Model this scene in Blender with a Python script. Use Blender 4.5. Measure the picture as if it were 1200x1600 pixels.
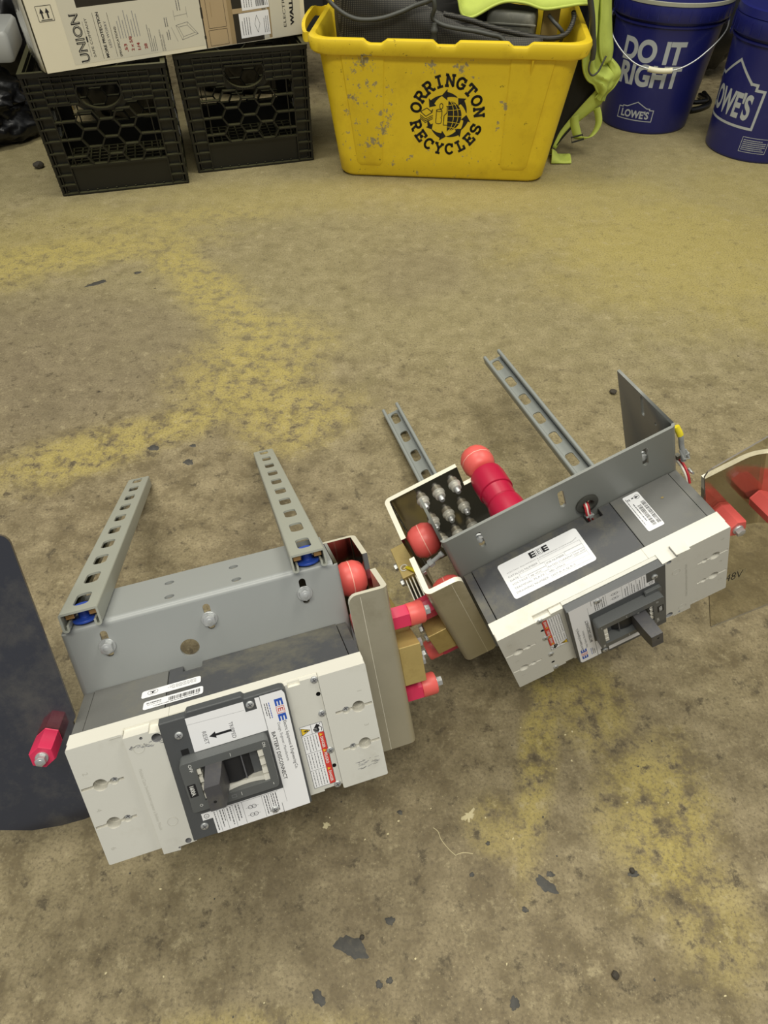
import bpy, bmesh, math, random
from math import sin, cos, pi, radians, sqrt, atan2
from mathutils import Vector, Matrix, noise as mnoise
from mathutils.geometry import tessellate_polygon

for o in list(bpy.data.objects): bpy.data.objects.remove(o)
S = bpy.context.scene
COL = S.collection
random.seed(7)

# ------------------------------------------------------------------ camera
CAM_H = 0.76393
cd = bpy.data.cameras.new('camera'); cam = bpy.data.objects.new('camera', cd); COL.objects.link(cam)
cd.sensor_fit = 'VERTICAL'; cd.sensor_height = 36.0; cd.lens = 36.0 * 1018.43 / 1600.0
cd.clip_start = 0.02; cd.clip_end = 60
PITCH = radians(49.0497); ROLL = radians(-0.29557)
cam.matrix_world = (Matrix.Translation((0, 0, CAM_H)) @ Matrix.Rotation(pi/2 - PITCH, 4, 'X') @ Matrix.Rotation(ROLL, 4, 'Z'))
S.camera = cam

# ------------------------------------------------------------------ world, lamps, exposure
w = bpy.data.worlds.new('room_ambient'); S.world = w; w.use_nodes = True
bg = w.node_tree.nodes['Background']; bg.inputs[0].default_value = (0.95, 0.97, 1.0, 1); bg.inputs[1].default_value = 0.30

def area(name, loc, size, energy, color, target=None):
    l = bpy.data.lights.new(name, 'AREA'); l.shape = 'RECTANGLE'; l.size, l.size_y = size; l.energy = energy; l.color = color
    o = bpy.data.objects.new(name, l); COL.objects.link(o); o.location = loc
    if target: o.rotation_euler = (Vector(target) - Vector(loc)).to_track_quat('-Z', 'Y').to_euler()
    return o
WARM = (1.0, 0.968, 0.84)
area('ceiling_light', (-0.9, 1.55, 2.75), (1.5, 0.5), 34, WARM, (-0.5, 1.0, 0))
area('ceiling_light', (1.1, 1.45, 2.75), (1.5, 0.5), 34, WARM, (0.6, 1.0, 0))
area('ceiling_light', (0.0, -0.55, 2.75), (1.8, 0.6), 50, WARM, (0.1, 0.6, 0))

S.view_settings.view_transform = 'Standard'; S.view_settings.look = 'None'
S.view_settings.exposure = 0.0; S.view_settings.gamma = 1.0; S.view_settings.use_curve_mapping = False

# ------------------------------------------------------------------ materials
def lin(h):
    if isinstance(h, str):
        h = h.lstrip('#'); c = [int(h[i:i+2], 16)/255 for i in (0, 2, 4)]
    else: c = [x/255 for x in h]
    return tuple(x/12.92 if x <= 0.04045 else ((x+0.055)/1.055)**2.4 for x in c)
def _ramp(nt, fac, stops):
    r = nt.nodes.new('ShaderNodeValToRGB'); e = r.color_ramp.elements
    while len(e) < len(stops): e.new(0.5)
    for i, (p, c) in enumerate(stops):
        e[i].position = p; e[i].color = (c, c, c, 1) if not hasattr(c, '__len__') else (*c[:3], 1)
    nt.links.new(fac, r.inputs[0]); return r.outputs[0]
def _noise(nt, vec, scale, detail=4, rough=0.55):
    n = nt.nodes.new('ShaderNodeTexNoise'); n.inputs['Scale'].default_value = scale; n.inputs['Detail'].default_value = detail
    n.inputs['Roughness'].default_value = rough
    if vec is not None: nt.links.new(vec, n.inputs['Vector'])
    return n.outputs['Fac']
def _mix(nt, fac, a, b, mode='MIX'):
    m = nt.nodes.new('ShaderNodeMix'); m.data_type = 'RGBA'; m.blend_type = mode
    for sock, v in ((m.inputs[0], fac), (m.inputs[6], a), (m.inputs[7], b)):
        if isinstance(v, bpy.types.NodeSocket): nt.links.new(v, sock)
        elif hasattr(v, '__len__'): sock.default_value = (*v[:3], 1)
        else: sock.default_value = v
    return m.outputs[2]
def mat(name, color, rough=0.5, metal=0.0, grain=0.0, gscale=60, dirt=None, dirt_amt=0.0, dscale=25, bump=0.0, bscale=300, spec=0.5, coat=0.0):
    m = bpy.data.materials.new(name); m.use_nodes = True; nt = m.node_tree; b = nt.nodes['Principled BSDF']
    c = lin(color); b.inputs['Roughness'].default_value = rough; b.inputs['Metallic'].default_value = metal
    b.inputs['Specular IOR Level'].default_value = spec; b.inputs['Coat Weight'].default_value = coat
    out = None
    tc = nt.nodes.new('ShaderNodeTexCoord'); v = tc.outputs['Object']
    if grain:
        f = _noise(nt, v, gscale, 5)
        out = _mix(nt, f, tuple(x*(1-grain) for x in c), tuple(min(1, x*(1+grain)) for x in c))
    if dirt:
        f = _ramp(nt, _noise(nt, v, dscale, 8, 0.7), [(0.62 - dirt_amt*0.3, 0), (0.74, 1)])
        f2 = nt.nodes.new('ShaderNodeMath'); f2.operation = 'MULTIPLY'; f2.inputs[1].default_value = min(1, dirt_amt*1.6); nt.links.new(f, f2.inputs[0])
        out = _mix(nt, f2.outputs[0], out if out else c, lin(dirt))
    if out: nt.links.new(out, b.inputs['Base Color'])
    else: b.inputs['Base Color'].default_value = (*c, 1)
    if bump:
        bn = nt.nodes.new('ShaderNodeBump'); bn.inputs['Strength'].default_value = bump; bn.inputs['Distance'].default_value = 0.001
        nt.links.new(_noise(nt, v, bscale, 3), bn.inputs['Height']); nt.links.new(bn.outputs[0], b.inputs['Normal'])
    return m

M = {}
M['white'] = mat('cream_plastic', '#dedbd0', 0.42, grain=0.04, gscale=14, dirt='#b6a982', dirt_amt=0.22, dscale=9, bump=0.05, bscale=900)
M['offwhite'] = mat('light_grey_plastic', '#cfcec6', 0.45, grain=0.03, gscale=20, dirt='#a09a86', dirt_amt=0.16, dscale=16, bump=0.05, bscale=900)
M['black_body'] = mat('dusty_black_plastic', '#47484b', 0.5, grain=0.12, gscale=9, dirt='#7a7560', dirt_amt=0.5, dscale=14, bump=0.12, bscale=700)
M['grey_body'] = mat('dark_grey_plastic', '#686865', 0.5, grain=0.08, gscale=12, dirt='#85806c', dirt_amt=0.2, dscale=20, bump=0.12, bscale=700)
M['frame'] = mat('charcoal_plastic', '#4d4f51', 0.42, grain=0.06, gscale=30, bump=0.08, bscale=900)
M['bezel'] = mat('bezel_plastic', '#5a5c5c', 0.42, grain=0.06, gscale=40, bump=0.08, bscale=900)
M['lever'] = mat('lever_plastic', '#48474a', 0.48, grain=0.15, gscale=60, dirt='#716c58', dirt_amt=0.3, dscale=30)
M['black'] = mat('matte_black', '#1d1d1f', 0.55)
M['hole'] = mat('hole_shade_black', '#0c0c0d', 0.8)  # black laid inside openings, standing for their shade
M['paint'] = mat('grey_powder_coat', '#979a99', 0.38, grain=0.03, gscale=8, bump=0.05, bscale=1200)
M['paint_shaded'] = mat('grey_powder_coat_shaded', '#7e807b', 0.36, grain=0.04, gscale=8, bump=0.05, bscale=1200)  # same powder coat, darker: shade on the second bracket put into the colour
M['strut'] = mat('strut_green_grey_paint', '#9ea096', 0.42, grain=0.04, gscale=10, bump=0.05, bscale=900)
M['strut_dark'] = mat('strut_blue_grey_paint', '#8d918d', 0.42, grain=0.05, gscale=10, bump=0.05, bscale=900)
M['zinc'] = mat('zinc_steel', '#c4c6c6', 0.42, metal=0.7, grain=0.1, gscale=200)
M['steel_white'] = mat('bright_nut_steel', '#cfcdc2', 0.42, metal=0.35, grain=0.06, gscale=150)
M['tin'] = mat('tin_plated_copper', '#b3ac96', 0.36, metal=0.6, grain=0.10, gscale=30, dirt='#8a8066', dirt_amt=0.35, dscale=18, bump=0.04, bscale=500)
M['tin_edge'] = mat('bare_tin_edge', '#e4dfcd', 0.4, metal=0.25, grain=0.06, gscale=80)
M['mirror'] = mat('polished_tin', '#a8a39a', 0.10, metal=1.0, grain=0.08, gscale=20)
M['bar_polish'] = mat('polished_side_bar', '#cdc6b4', 0.12, metal=1.0, grain=0.05, gscale=20)
M['coral'] = mat('coral_red_polyester', '#e0605a', 0.42, grain=0.05, gscale=30, dirt='#f0a090', dirt_amt=0.10, dscale=60)
M['magenta'] = mat('magenta_red_polyester', '#cc2f55', 0.40, grain=0.06, gscale=30)
M['crimson'] = mat('crimson_polyester', '#b4183c', 0.38, grain=0.06, gscale=30)
M['seam'] = mat('insulator_seam', '#f3b0a0', 0.5)
M['brass'] = mat('brass_block', '#b39d62', 0.42, metal=0.35, grain=0.12, gscale=40, dirt='#8d7440', dirt_amt=0.3, dscale=50)
M['brass_bright'] = mat('bright_brass', '#c79a62', 0.35, metal=0.7)
M['blue_plastic'] = mat('blue_plastic', '#2a4aa8', 0.35)
M['paper'] = mat('paper_label', '#eeeef0', 0.55)
M['ink'] = mat('black_ink', '#16161a', 0.6)
M['ink_soft'] = mat('faded_grey_ink', '#8d8d90', 0.6)
M['ink_mid'] = mat('fine_print_ink', '#5c5c60', 0.6)
M['ink_white'] = mat('white_ink', '#e6e6e2', 0.6)
M['ink_emb'] = mat('moulded_lettering', '#b9b7ad', 0.5)
M['blue_ink'] = mat('blue_ink', '#2c55b4', 0.5)
M['red_ink'] = mat('red_ink', '#d0483f', 0.5)
M['danger_red'] = mat('danger_red', '#cf3a30', 0.5)
M['warn_yellow'] = mat('warning_yellow', '#e8c22e', 0.5)
M['cable_grey'] = mat('grey_cable_jacket', '#8f9190', 0.45)
M['wire_red'] = mat('red_wire', '#b3262e', 0.4)
M['wire_white'] = mat('white_wire', '#e2ded2', 0.45)
M['heatshrink'] = mat('yellow_heat_shrink', '#e6d42f', 0.4)
M['rubber'] = mat('black_rubber', '#3a3a34', 0.6, bump=0.1)
M['crate'] = mat('black_crate_plastic', '#1d1e18', 0.38, grain=0.2, gscale=25, dirt='#45442f', dirt_amt=0.15, dscale=22, bump=0.06, bscale=300)
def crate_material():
    m = mat('black_crate_lit_tops', '#13130f', 0.38, grain=0.2, gscale=25); nt = m.node_tree; b = nt.nodes['Principled BSDF']
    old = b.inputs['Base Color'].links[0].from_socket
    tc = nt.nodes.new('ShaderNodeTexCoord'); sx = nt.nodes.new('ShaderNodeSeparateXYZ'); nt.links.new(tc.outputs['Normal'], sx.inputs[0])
    up = _ramp(nt, sx.outputs[2], [(0.35, 0), (0.8, 0.6)])  # upward faces paler: light caught by the ledges, put into the colour
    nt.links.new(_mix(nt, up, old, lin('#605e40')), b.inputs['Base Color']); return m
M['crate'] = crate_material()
M['carton'] = mat('printed_carton', '#e0d9c2', 0.30, grain=0.05, gscale=6, coat=0.25)
M['carton_print'] = mat('carton_photo_beige', '#b09a78', 0.35, grain=0.06, gscale=15)
M['carton_print2'] = mat('carton_photo_brown', '#9a8562', 0.35, grain=0.06, gscale=15)
M['carton_grey'] = mat('carton_pale_grey', '#cfcab8', 0.32, grain=0.04, gscale=8)
M['carton_dark'] = mat('carton_photo_dark', '#2c2822', 0.30)
M['carton_red'] = mat('carton_red_ink', '#8f3a36', 0.5)
M['wrap'] = mat('clear_wrap_film', '#c9c6b6', 0.18, grain=0.2, gscale=12, coat=0.5)
M['bin'] = mat('yellow_bin_plastic', '#e2bd18', 0.42, grain=0.05, gscale=7, bump=0.05, bscale=300)
M['vest'] = mat('hi_vis_mesh_fabric', '#b6c458', 0.75, grain=0.10, gscale=60, bump=0.5, bscale=420)
M['vest_trim'] = mat('hi_vis_tape', '#bcca5c', 0.65, grain=0.05, gscale=40)
M['fabric_black'] = mat('black_fabric', '#1a1814', 0.85, grain=0.2, gscale=80)
M['rubber_cord'] = mat('grey_black_cord', '#43443f', 0.5, grain=0.1, gscale=40)
M['navy'] = mat('navy_bucket_plastic', '#1e2265', 0.32, grain=0.06, gscale=10, dirt='#40437c', dirt_amt=0.15, dscale=14, bump=0.03, bscale=200)
M['bucket_print'] = mat('bucket_print_grey', '#aeb3b6', 0.45)
M['ring_grey'] = mat('dusty_grey_ring', '#9c9c8c', 0.55, grain=0.1, gscale=40)
M['grip'] = mat('ivory_grip', '#ded9bd', 0.45)
M['bag'] = mat('black_bag_film', '#0e0e0f', 0.30, bump=0.3, bscale=25)
M['bag_grey'] = mat('grey_plastic_film', '#a9aaa6', 0.35, bump=0.3, bscale=30)
M['box_dark'] = mat('dark_grey_case', '#54544a', 0.5, grain=0.15, gscale=25, dirt='#8a8674', dirt_amt=0.4, dscale=22)
M['tan'] = mat('tan_board', '#8d7a48', 0.6, grain=0.1)
M['wall'] = mat('dark_wall_paint', '#23231f', 0.8)
M['tar'] = mat('dried_tar', '#3f3d38', 0.6, grain=0.35, gscale=180, dirt='#6a624f', dirt_amt=0.35, dscale=120)
M['chip_white'] = mat('dried_plaster', '#cfc39a', 0.8, grain=0.2, gscale=90)
M['stone'] = mat('dark_chip_stone', '#3c362c', 0.75, grain=0.2, gscale=80)

def mesh_fabric():
    m = bpy.data.materials.new('black_mesh_netting'); m.use_nodes = True; nt = m.node_tree; b = nt.nodes['Principled BSDF']
    tc = nt.nodes.new('ShaderNodeTexCoord'); sx = nt.nodes.new('ShaderNodeSeparateXYZ'); nt.links.new(tc.outputs['Object'], sx.inputs[0])
    def mth(op, a, c=None, k=None):
        n = nt.nodes.new('ShaderNodeMath'); n.operation = op
        for i, q in enumerate((a, c, k)):
            if isinstance(q, bpy.types.NodeSocket): nt.links.new(q, n.inputs[i])
            elif q is not None: n.inputs[i].default_value = q
        return n.outputs[0]
    xy = mth('ADD', sx.outputs[0], sx.outputs[1]); K = 850.0
    s1 = mth('SINE', mth('MULTIPLY', mth('ADD', xy, sx.outputs[2]), K)); s2 = mth('SINE', mth('MULTIPLY', mth('SUBTRACT', xy, sx.outputs[2]), K))
    f = _ramp(nt, mth('MULTIPLY', s1, s2), [(0.25, 0), (0.55, 1)])
    nt.links.new(_mix(nt, f, lin('#1d1c18'), lin('#59554a')), b.inputs['Base Color']); b.inputs['Roughness'].default_value = 0.6
    return m
M['mesh'] = mesh_fabric()

def clear_sheet(name, tint, gloss, opacity, body, film=None):
    m = bpy.data.materials.new(name); m.use_nodes = True; nt = m.node_tree; nt.nodes.clear()
    out = nt.nodes.new('ShaderNodeOutputMaterial'); tr = nt.nodes.new('ShaderNodeBsdfTransparent'); gl = nt.nodes.new('ShaderNodeBsdfGlossy')
    tr.inputs[0].default_value = (*lin(tint), 1); gl.inputs['Roughness'].default_value = 0.06; gl.inputs[0].default_value = (0.9, 0.9, 0.9, 1)
    df = nt.nodes.new('ShaderNodeBsdfPrincipled'); df.inputs['Base Color'].default_value = (*lin(body), 1); df.inputs['Roughness'].default_value = 0.3
    tc = nt.nodes.new('ShaderNodeTexCoord'); dust = _ramp(nt, _noise(nt, tc.outputs['Object'], 30, 8, 0.7), [(0.45, opacity), (0.75, min(1, opacity+0.12))])
    if film:
        ff_ = _ramp(nt, _noise(nt, tc.outputs['Object'], 14, 10, 0.72), [(0.5, 0), (0.66, 0.55)])
        nt.links.new(_mix(nt, ff_, lin(body), lin(film)), df.inputs['Base Color'])
    m1 = nt.nodes.new('ShaderNodeMixShader'); nt.links.new(dust, m1.inputs[0]); nt.links.new(tr.outputs[0], m1.inputs[1]); nt.links.new(df.outputs[0], m1.inputs[2])
    lw = nt.nodes.new('ShaderNodeLayerWeight'); lw.inputs[0].default_value = 0.5
    pw = nt.nodes.new('ShaderNodeMath'); pw.operation = 'POWER'; pw.inputs[1].default_value = 4.0; nt.links.new(lw.outputs['Facing'], pw.inputs[0])
    mm = nt.nodes.new('ShaderNodeMath'); mm.operation = 'MULTIPLY_ADD'; mm.inputs[1].default_value = 0.8; mm.inputs[2].default_value = 0.045*gloss; mm.use_clamp = True; nt.links.new(pw.outputs[0], mm.inputs[0])
    m2 = nt.nodes.new('ShaderNodeMixShader'); nt.links.new(mm.outputs[0], m2.inputs[0]); nt.links.new(m1.outputs[0], m2.inputs[1]); nt.links.new(gl.outputs[0], m2.inputs[2])
    nt.links.new(m2.outputs[0], out.inputs[0]); return m
M['acrylic'] = clear_sheet('clear_acrylic', '#f1efe8', 1.2, 0.03, '#a09670')
M['acrylic_dark_refl'] = clear_sheet('acrylic_dark_reflection', '#6d6d74', 2.2, 0.82, '#191b27', '#57534a')  # dark body colour stands for dark surroundings mirrored in the sheet; film is dust
M['acrylic_edge'] = mat('acrylic_edge', '#5c544a', 0.35)
M['tape_clear'] = clear_sheet('clear_tape', '#e6e2d2', 1.0, 0.22, '#c9c1a2')

# ------------------------------------------------------------------ mesh builder (millimetres in, metres out)
def V3(*a): return Vector(a)
class Fr:
    """local frame: origin + 3 axes"""
    def __init__(s, o, u, v, n=None):
        s.o, s.u, s.v = Vector(o), Vector(u), Vector(v); s.n = Vector(n) if n is not None else s.u.cross(s.v)
    def __call__(s, a, b, c=0.0): return s.o + s.u*a + s.v*b + s.n*c
XY = Fr((0,0,0),(1,0,0),(0,1,0)); 
def rrect(x0, y0, x1, y1, r=0, k=4):
    if r <= 0: return [(x0,y0),(x1,y0),(x1,y1),(x0,y1)]
    out = []
    for cx, cy, a in ((x1-r,y0+r,-90),(x1-r,y1-r,0),(x0+r,y1-r,90),(x0+r,y0+r,180)):
        for i in range(k+1):
            t = radians(a + 90*i/k); out.append((cx+r*cos(t), cy+r*sin(t)))
    return out
def circ(cx, cy, r, n=20, ry=None): return [(cx+r*cos(2*pi*i/n), cy+(ry or r)*sin(2*pi*i/n)) for i in range(n)]
def obround(cx, cy, w, h, k=6): return rrect(cx-w/2, cy-h/2, cx+w/2, cy+h/2, min(w,h)/2-0.01, k)
class MB:
    def __init__(s): s.v=[]; s.f=[]; s.m=[]; s.mats=[]
    def mi(s, m):
        m = M[m] if isinstance(m, str) else m
        if m not in s.mats: s.mats.append(m)
        return s.mats.index(m)
    def add(s, vs, fs, m):
        b = len(s.v); i = s.mi(m); s.v += [Vector(x) for x in vs]
        for f in fs: s.f.append([b+k for k in f]); s.m.append(i)
        return s
    def box(s, x0,y0,z0,x1,y1,z1, m, fr=None):
        p = [(x,y,z) for z in (z0,z1) for y in (y0,y1) for x in (x0,x1)]
        if fr: p = [fr(*q) for q in p]
        return s.add(p, [(0,2,3,1),(4,5,7,6),(0,1,5,4),(2,6,7,3),(0,4,6,2),(1,3,7,5)], m)
    def plate(s, outer, holes, w0, w1, fr, m, m_side=None, m_hole=None):
        loops = [outer] + list(holes); pts = [p for l in loops for p in l]; n = len(pts)
        tris = tessellate_polygon([[Vector((a,b,0)) for a,b in l] for l in loops])
        s.add([fr(a,b,w0) for a,b in pts]+[fr(a,b,w1) for a,b in pts], [tuple(t) for t in tris]+[tuple(i+n for i in reversed(t)) for t in tris], m)
        k = 0
        for li, l in enumerate(loops):
            q = []; L = len(l)
            vs = [fr(a,b,w0) for a,b in l]+[fr(a,b,w1) for a,b in l]
            s.add(vs, [(i,(i+1)%L,(i+1)%L+L,i+L) for i in range(L)], (m_hole or m) if li else (m_side or m))
        return s
    def poly(s, pts, fr, w, m):
        tris = tessellate_polygon([[Vector((a,b,0)) for a,b in pts]])
        return s.add([fr(a,b,w) for a,b in pts], [tuple(t) for t in tris], m)
    def lathe(s, prof, fr, n, m, cap=True):
        """prof: list of (radius, height along fr.n)"""
        vs = []; fs = []
        for r, h in prof:
            for i in range(n): vs.append(fr(r*cos(2*pi*i/n), r*sin(2*pi*i/n), h))
        for j in range(len(prof)-1):
            mm = m
            for i in range(n):
                a=j*n+i; b=j*n+(i+1)%n; fs.append((a,b,b+n,a+n))
        if cap:
            fs.append(tuple(range(n-1,-1,-1))); fs.append(tuple((len(prof)-1)*n+i for i in range(n)))
        return s.add(vs, fs, m)
    def tube(s, pts, r, m, n=8, closed=False, cap=True):
        P = [Vector(p) for p in pts]; vs=[]; fs=[]; L=len(P); up=Vector((0.13,0.21,0.97))
        for i,p in enumerate(P):
            a = P[(i-1)%L] if (closed or i>0) else p; b = P[(i+1)%L] if (closed or i<L-1) else p
            t=(b-a).normalized(); u=t.cross(up)
            if u.length<1e-4: u=t.cross(Vector((1,0,0)))
            u.normalize(); v=t.cross(u); rr = r[i] if hasattr(r,'__len__') else r
            up = v if i==0 else (v if v.dot(up)>0 else -v)
            v = up; u = v.cross(t).normalized()
            for k in range(n): vs.append(p+u*rr*cos(2*pi*k/n)+v*rr*sin(2*pi*k/n))
        R = L if closed else L-1
        for j in range(R):
            for k in range(n):
                a=j*n+k; b=j*n+(k+1)%n; c=((j+1)%L)*n; fs.append((a,b,c+(k+1)%n,c+k))
        if cap and not closed: fs.append(tuple(range(n-1,-1,-1))); fs.append(tuple((L-1)*n+k for k in range(n)))
        return s.add(vs, fs, m)
    def grid(s, rows, m, closed_u=False):
        nu=len(rows[0]); vs=[p for r in rows for p in r]; fs=[]
        for j in range(len(rows)-1):
            for i in range(nu if closed_u else nu-1):
                a=j*nu+i; b=j*nu+(i+1)%nu; fs.append((a,b,b+nu,a+nu))
        return s.add(vs, fs, m)
    def bar(s, a, b, wdt, dep, nrm, m):
        """box bar from a to b, width in-plane, depth along nrm (centred)"""
        a,b,nrm=Vector(a),Vector(b),Vector(nrm).normalized(); t=b-a; L=t.length; t.normalize(); v=nrm.cross(t)
        fr=Fr(a,t,v,nrm); return s.box(-wdt*0.3,-wdt/2,-dep/2,L+wdt*0.3,wdt/2,dep/2,m,fr)
    def build(s, name, parent=None, org=(0,0,0), smooth=None, bevel=0, segs=2, solid=0, mirror_z=None, fixn=True, subd=0):
        me = bpy.data.meshes.new(name); o3 = Vector(org)
        vs = [(p-o3)*0.001 for p in s.v]
        if mirror_z is not None:
            vs = [((Vector((p.x,p.y,mirror_z-p.z))-o3)*0.001) for p in s.v]
        me.from_pydata([tuple(p) for p in vs], [], s.f)
        for mm in s.mats: me.materials.append(mm)
        me.polygons.foreach_set('material_index', s.m)
        if fixn:
            bm = bmesh.new(); bm.from_mesh(me); bmesh.ops.remove_doubles(bm, verts=bm.verts, dist=1e-6)
            bmesh.ops.recalc_face_normals(bm, faces=bm.faces); bm.to_mesh(me); bm.free()
        if smooth is not None:
            me.polygons.foreach_set('use_smooth', [True]*len(me.polygons)); me.set_sharp_from_angle(angle=radians(smooth))
        me.update()
        o = bpy.data.objects.new(name, me); COL.objects.link(o)
        if parent: o.parent = parent
        if solid:
            md = o.modifiers.new('thickness','SOLIDIFY'); md.thickness = solid*0.001; md.offset = 0
        if subd:
            md = o.modifiers.new('smooth','SUBSURF'); md.levels = subd; md.render_levels = subd
        if bevel:
            md = o.modifiers.new('edge_round','BEVEL'); md.width = bevel*0.001; md.segments = segs; md.limit_method='ANGLE'; md.angle_limit=radians(50)
        return o
def tag(o, label=None, cat=None, group=None, kind=None):
    if label: o['label']=label
    if cat: o['category']=cat
    if group: o['group']=group
    if kind: o['kind']=kind
    return o
def empty(name, loc=(0,0,0), rz=0, mw=None):
    e = bpy.data.objects.new(name, None); COL.objects.link(e); e.empty_display_size=0.05
    if mw is not None: e.matrix_world = mw
    else: e.location=[c*0.001 for c in loc]; e.rotation_euler=(0,0,rz)
    return e
def dup(o, parent, name=None, mat4=None):
    c=o.copy(); COL.objects.link(c); c.parent=parent
    for ch in o.children: dup(ch, c)
    return c
def catmull(P, n):
    P=[Vector(p) for p in P]; Q=[P[0]*2-P[1]]+P+[P[-1]*2-P[-2]]; out=[]
    for i in range(1,len(Q)-2):
        a,b,c,d=Q[i-1:i+3]
        for k in range(n):
            t=k/n; out.append(0.5*((2*b)+(c-a)*t+(2*a-5*b+4*c-d)*t*t+(3*b-a-3*c+d)*t**3))
    out.append(P[-1]); return out

# ------------------------------------------------------------------ lettering
_tc = {}
def glyphs(txt, bold=0.0, shear=0.0, res=2):
    key=(txt,bold,shear,res)
    if key in _tc: return _tc[key]
    cu=bpy.data.curves.new('lettering','FONT'); cu.body=txt; cu.size=1.0; cu.offset=bold; cu.shear=shear; cu.fill_mode='FRONT'; cu.resolution_u=res
    ob=bpy.data.objects.new('lettering',cu); COL.objects.link(ob)
    dg=bpy.context.evaluated_depsgraph_get(); dg.update()
    me=bpy.data.meshes.new_from_object(ob.evaluated_get(dg))
    vs=[(v.co.x,v.co.y) for v in me.vertices]; fs=[tuple(p.vertices) for p in me.polygons]
    bpy.data.objects.remove(ob); bpy.data.curves.remove(cu); bpy.data.meshes.remove(me)
    _tc[key]=(vs,fs); return vs,fs
def text(mb, txt, fr, x0, y0, wd, h, m, w=0.12, bold=0.0, shear=0.0, res=3, curve=None, cap=True):
    """letters fitted to width wd and cap height h, lower left at x0,y0 in frame fr (wd None: natural)"""
    vs,fs=glyphs(txt,bold,shear,res)
    if not vs: return
    if h>20: vs,fs=glyphs(txt,bold,shear,8)
    xa=min(v[0] for v in vs); xb=max(v[0] for v in vs)
    H=0.729
    sy=h/H; sx=(wd/(xb-xa)) if wd else sy
    mb.add([fr(x0+(x-xa)*sx, y0+y*sy, w) for x,y in vs], fs, m)
def line(mb, fr, x0,y0,x1,y1, t, m, w=0.12):
    dx,dy=x1-x0,y1-y0; L=sqrt(dx*dx+dy*dy); nx,ny=-dy/L*t/2,dx/L*t/2
    mb.add([fr(x0+nx,y0+ny,w),fr(x0-nx,y0-ny,w),fr(x1-nx,y1-ny,w),fr(x1+nx,y1+ny,w)],[(0,1,2,3)],m)
def rect(mb, fr, x0,y0,x1,y1, m, w=0.1): mb.add([fr(x0,y0,w),fr(x1,y0,w),fr(x1,y1,w),fr(x0,y1,w)],[(0,1,2,3)],m)
def frame_lines(mb, fr, x0,y0,x1,y1,t,m,w=0.12):
    line(mb,fr,x0,y0,x1,y0,t,m,w); line(mb,fr,x1,y0,x1,y1,t,m,w); line(mb,fr,x1,y1,x0,y1,t,m,w); line(mb,fr,x0,y1,x0,y0,t,m,w)
# ------------------------------------------------------------------ the room
def blobs_mask(nt, pos, blobs, wob, soft):
    """union of soft noise-edged ellipses (x, y, rx, ry, angle, strength) on the floor, metres"""
    acc=None
    for (x,y,rx,ry,a,s) in blobs:
        mp=nt.nodes.new('ShaderNodeMapping'); mp.vector_type='TEXTURE'
        mp.inputs['Location'].default_value=(x,y,0); mp.inputs['Rotation'].default_value=(0,0,radians(a)); mp.inputs['Scale'].default_value=(rx,ry,1)
        nt.links.new(pos, mp.inputs[0])
        ln=nt.nodes.new('ShaderNodeVectorMath'); ln.operation='LENGTH'; nt.links.new(mp.outputs[0], ln.inputs[0])
        ad=nt.nodes.new('ShaderNodeMath'); ad.operation='ADD'; nt.links.new(ln.outputs['Value'], ad.inputs[0]); nt.links.new(wob, ad.inputs[1])
        r=nt.nodes.new('ShaderNodeMapRange'); r.interpolation_type='SMOOTHSTEP'
        r.inputs['From Min'].default_value=1.0-soft; r.inputs['From Max'].default_value=1.0+soft; r.inputs['To Min'].default_value=s; r.inputs['To Max'].default_value=0
        nt.links.new(ad.outputs[0], r.inputs['Value'])
        if acc is None: acc=r.outputs[0]
        else:
            mx=nt.nodes.new('ShaderNodeMath'); mx.operation='MAXIMUM'; nt.links.new(acc,mx.inputs[0]); nt.links.new(r.outputs[0],mx.inputs[1]); acc=mx.outputs[0]
    return acc
def mathn(nt, op, a, b):
    m=nt.nodes.new('ShaderNodeMath'); m.operation=op
    for i,v in enumerate((a,b)):
        if isinstance(v, bpy.types.NodeSocket): nt.links.new(v,m.inputs[i])
        elif v is not None: m.inputs[i].default_value=v
    return m.outputs[0]
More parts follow.
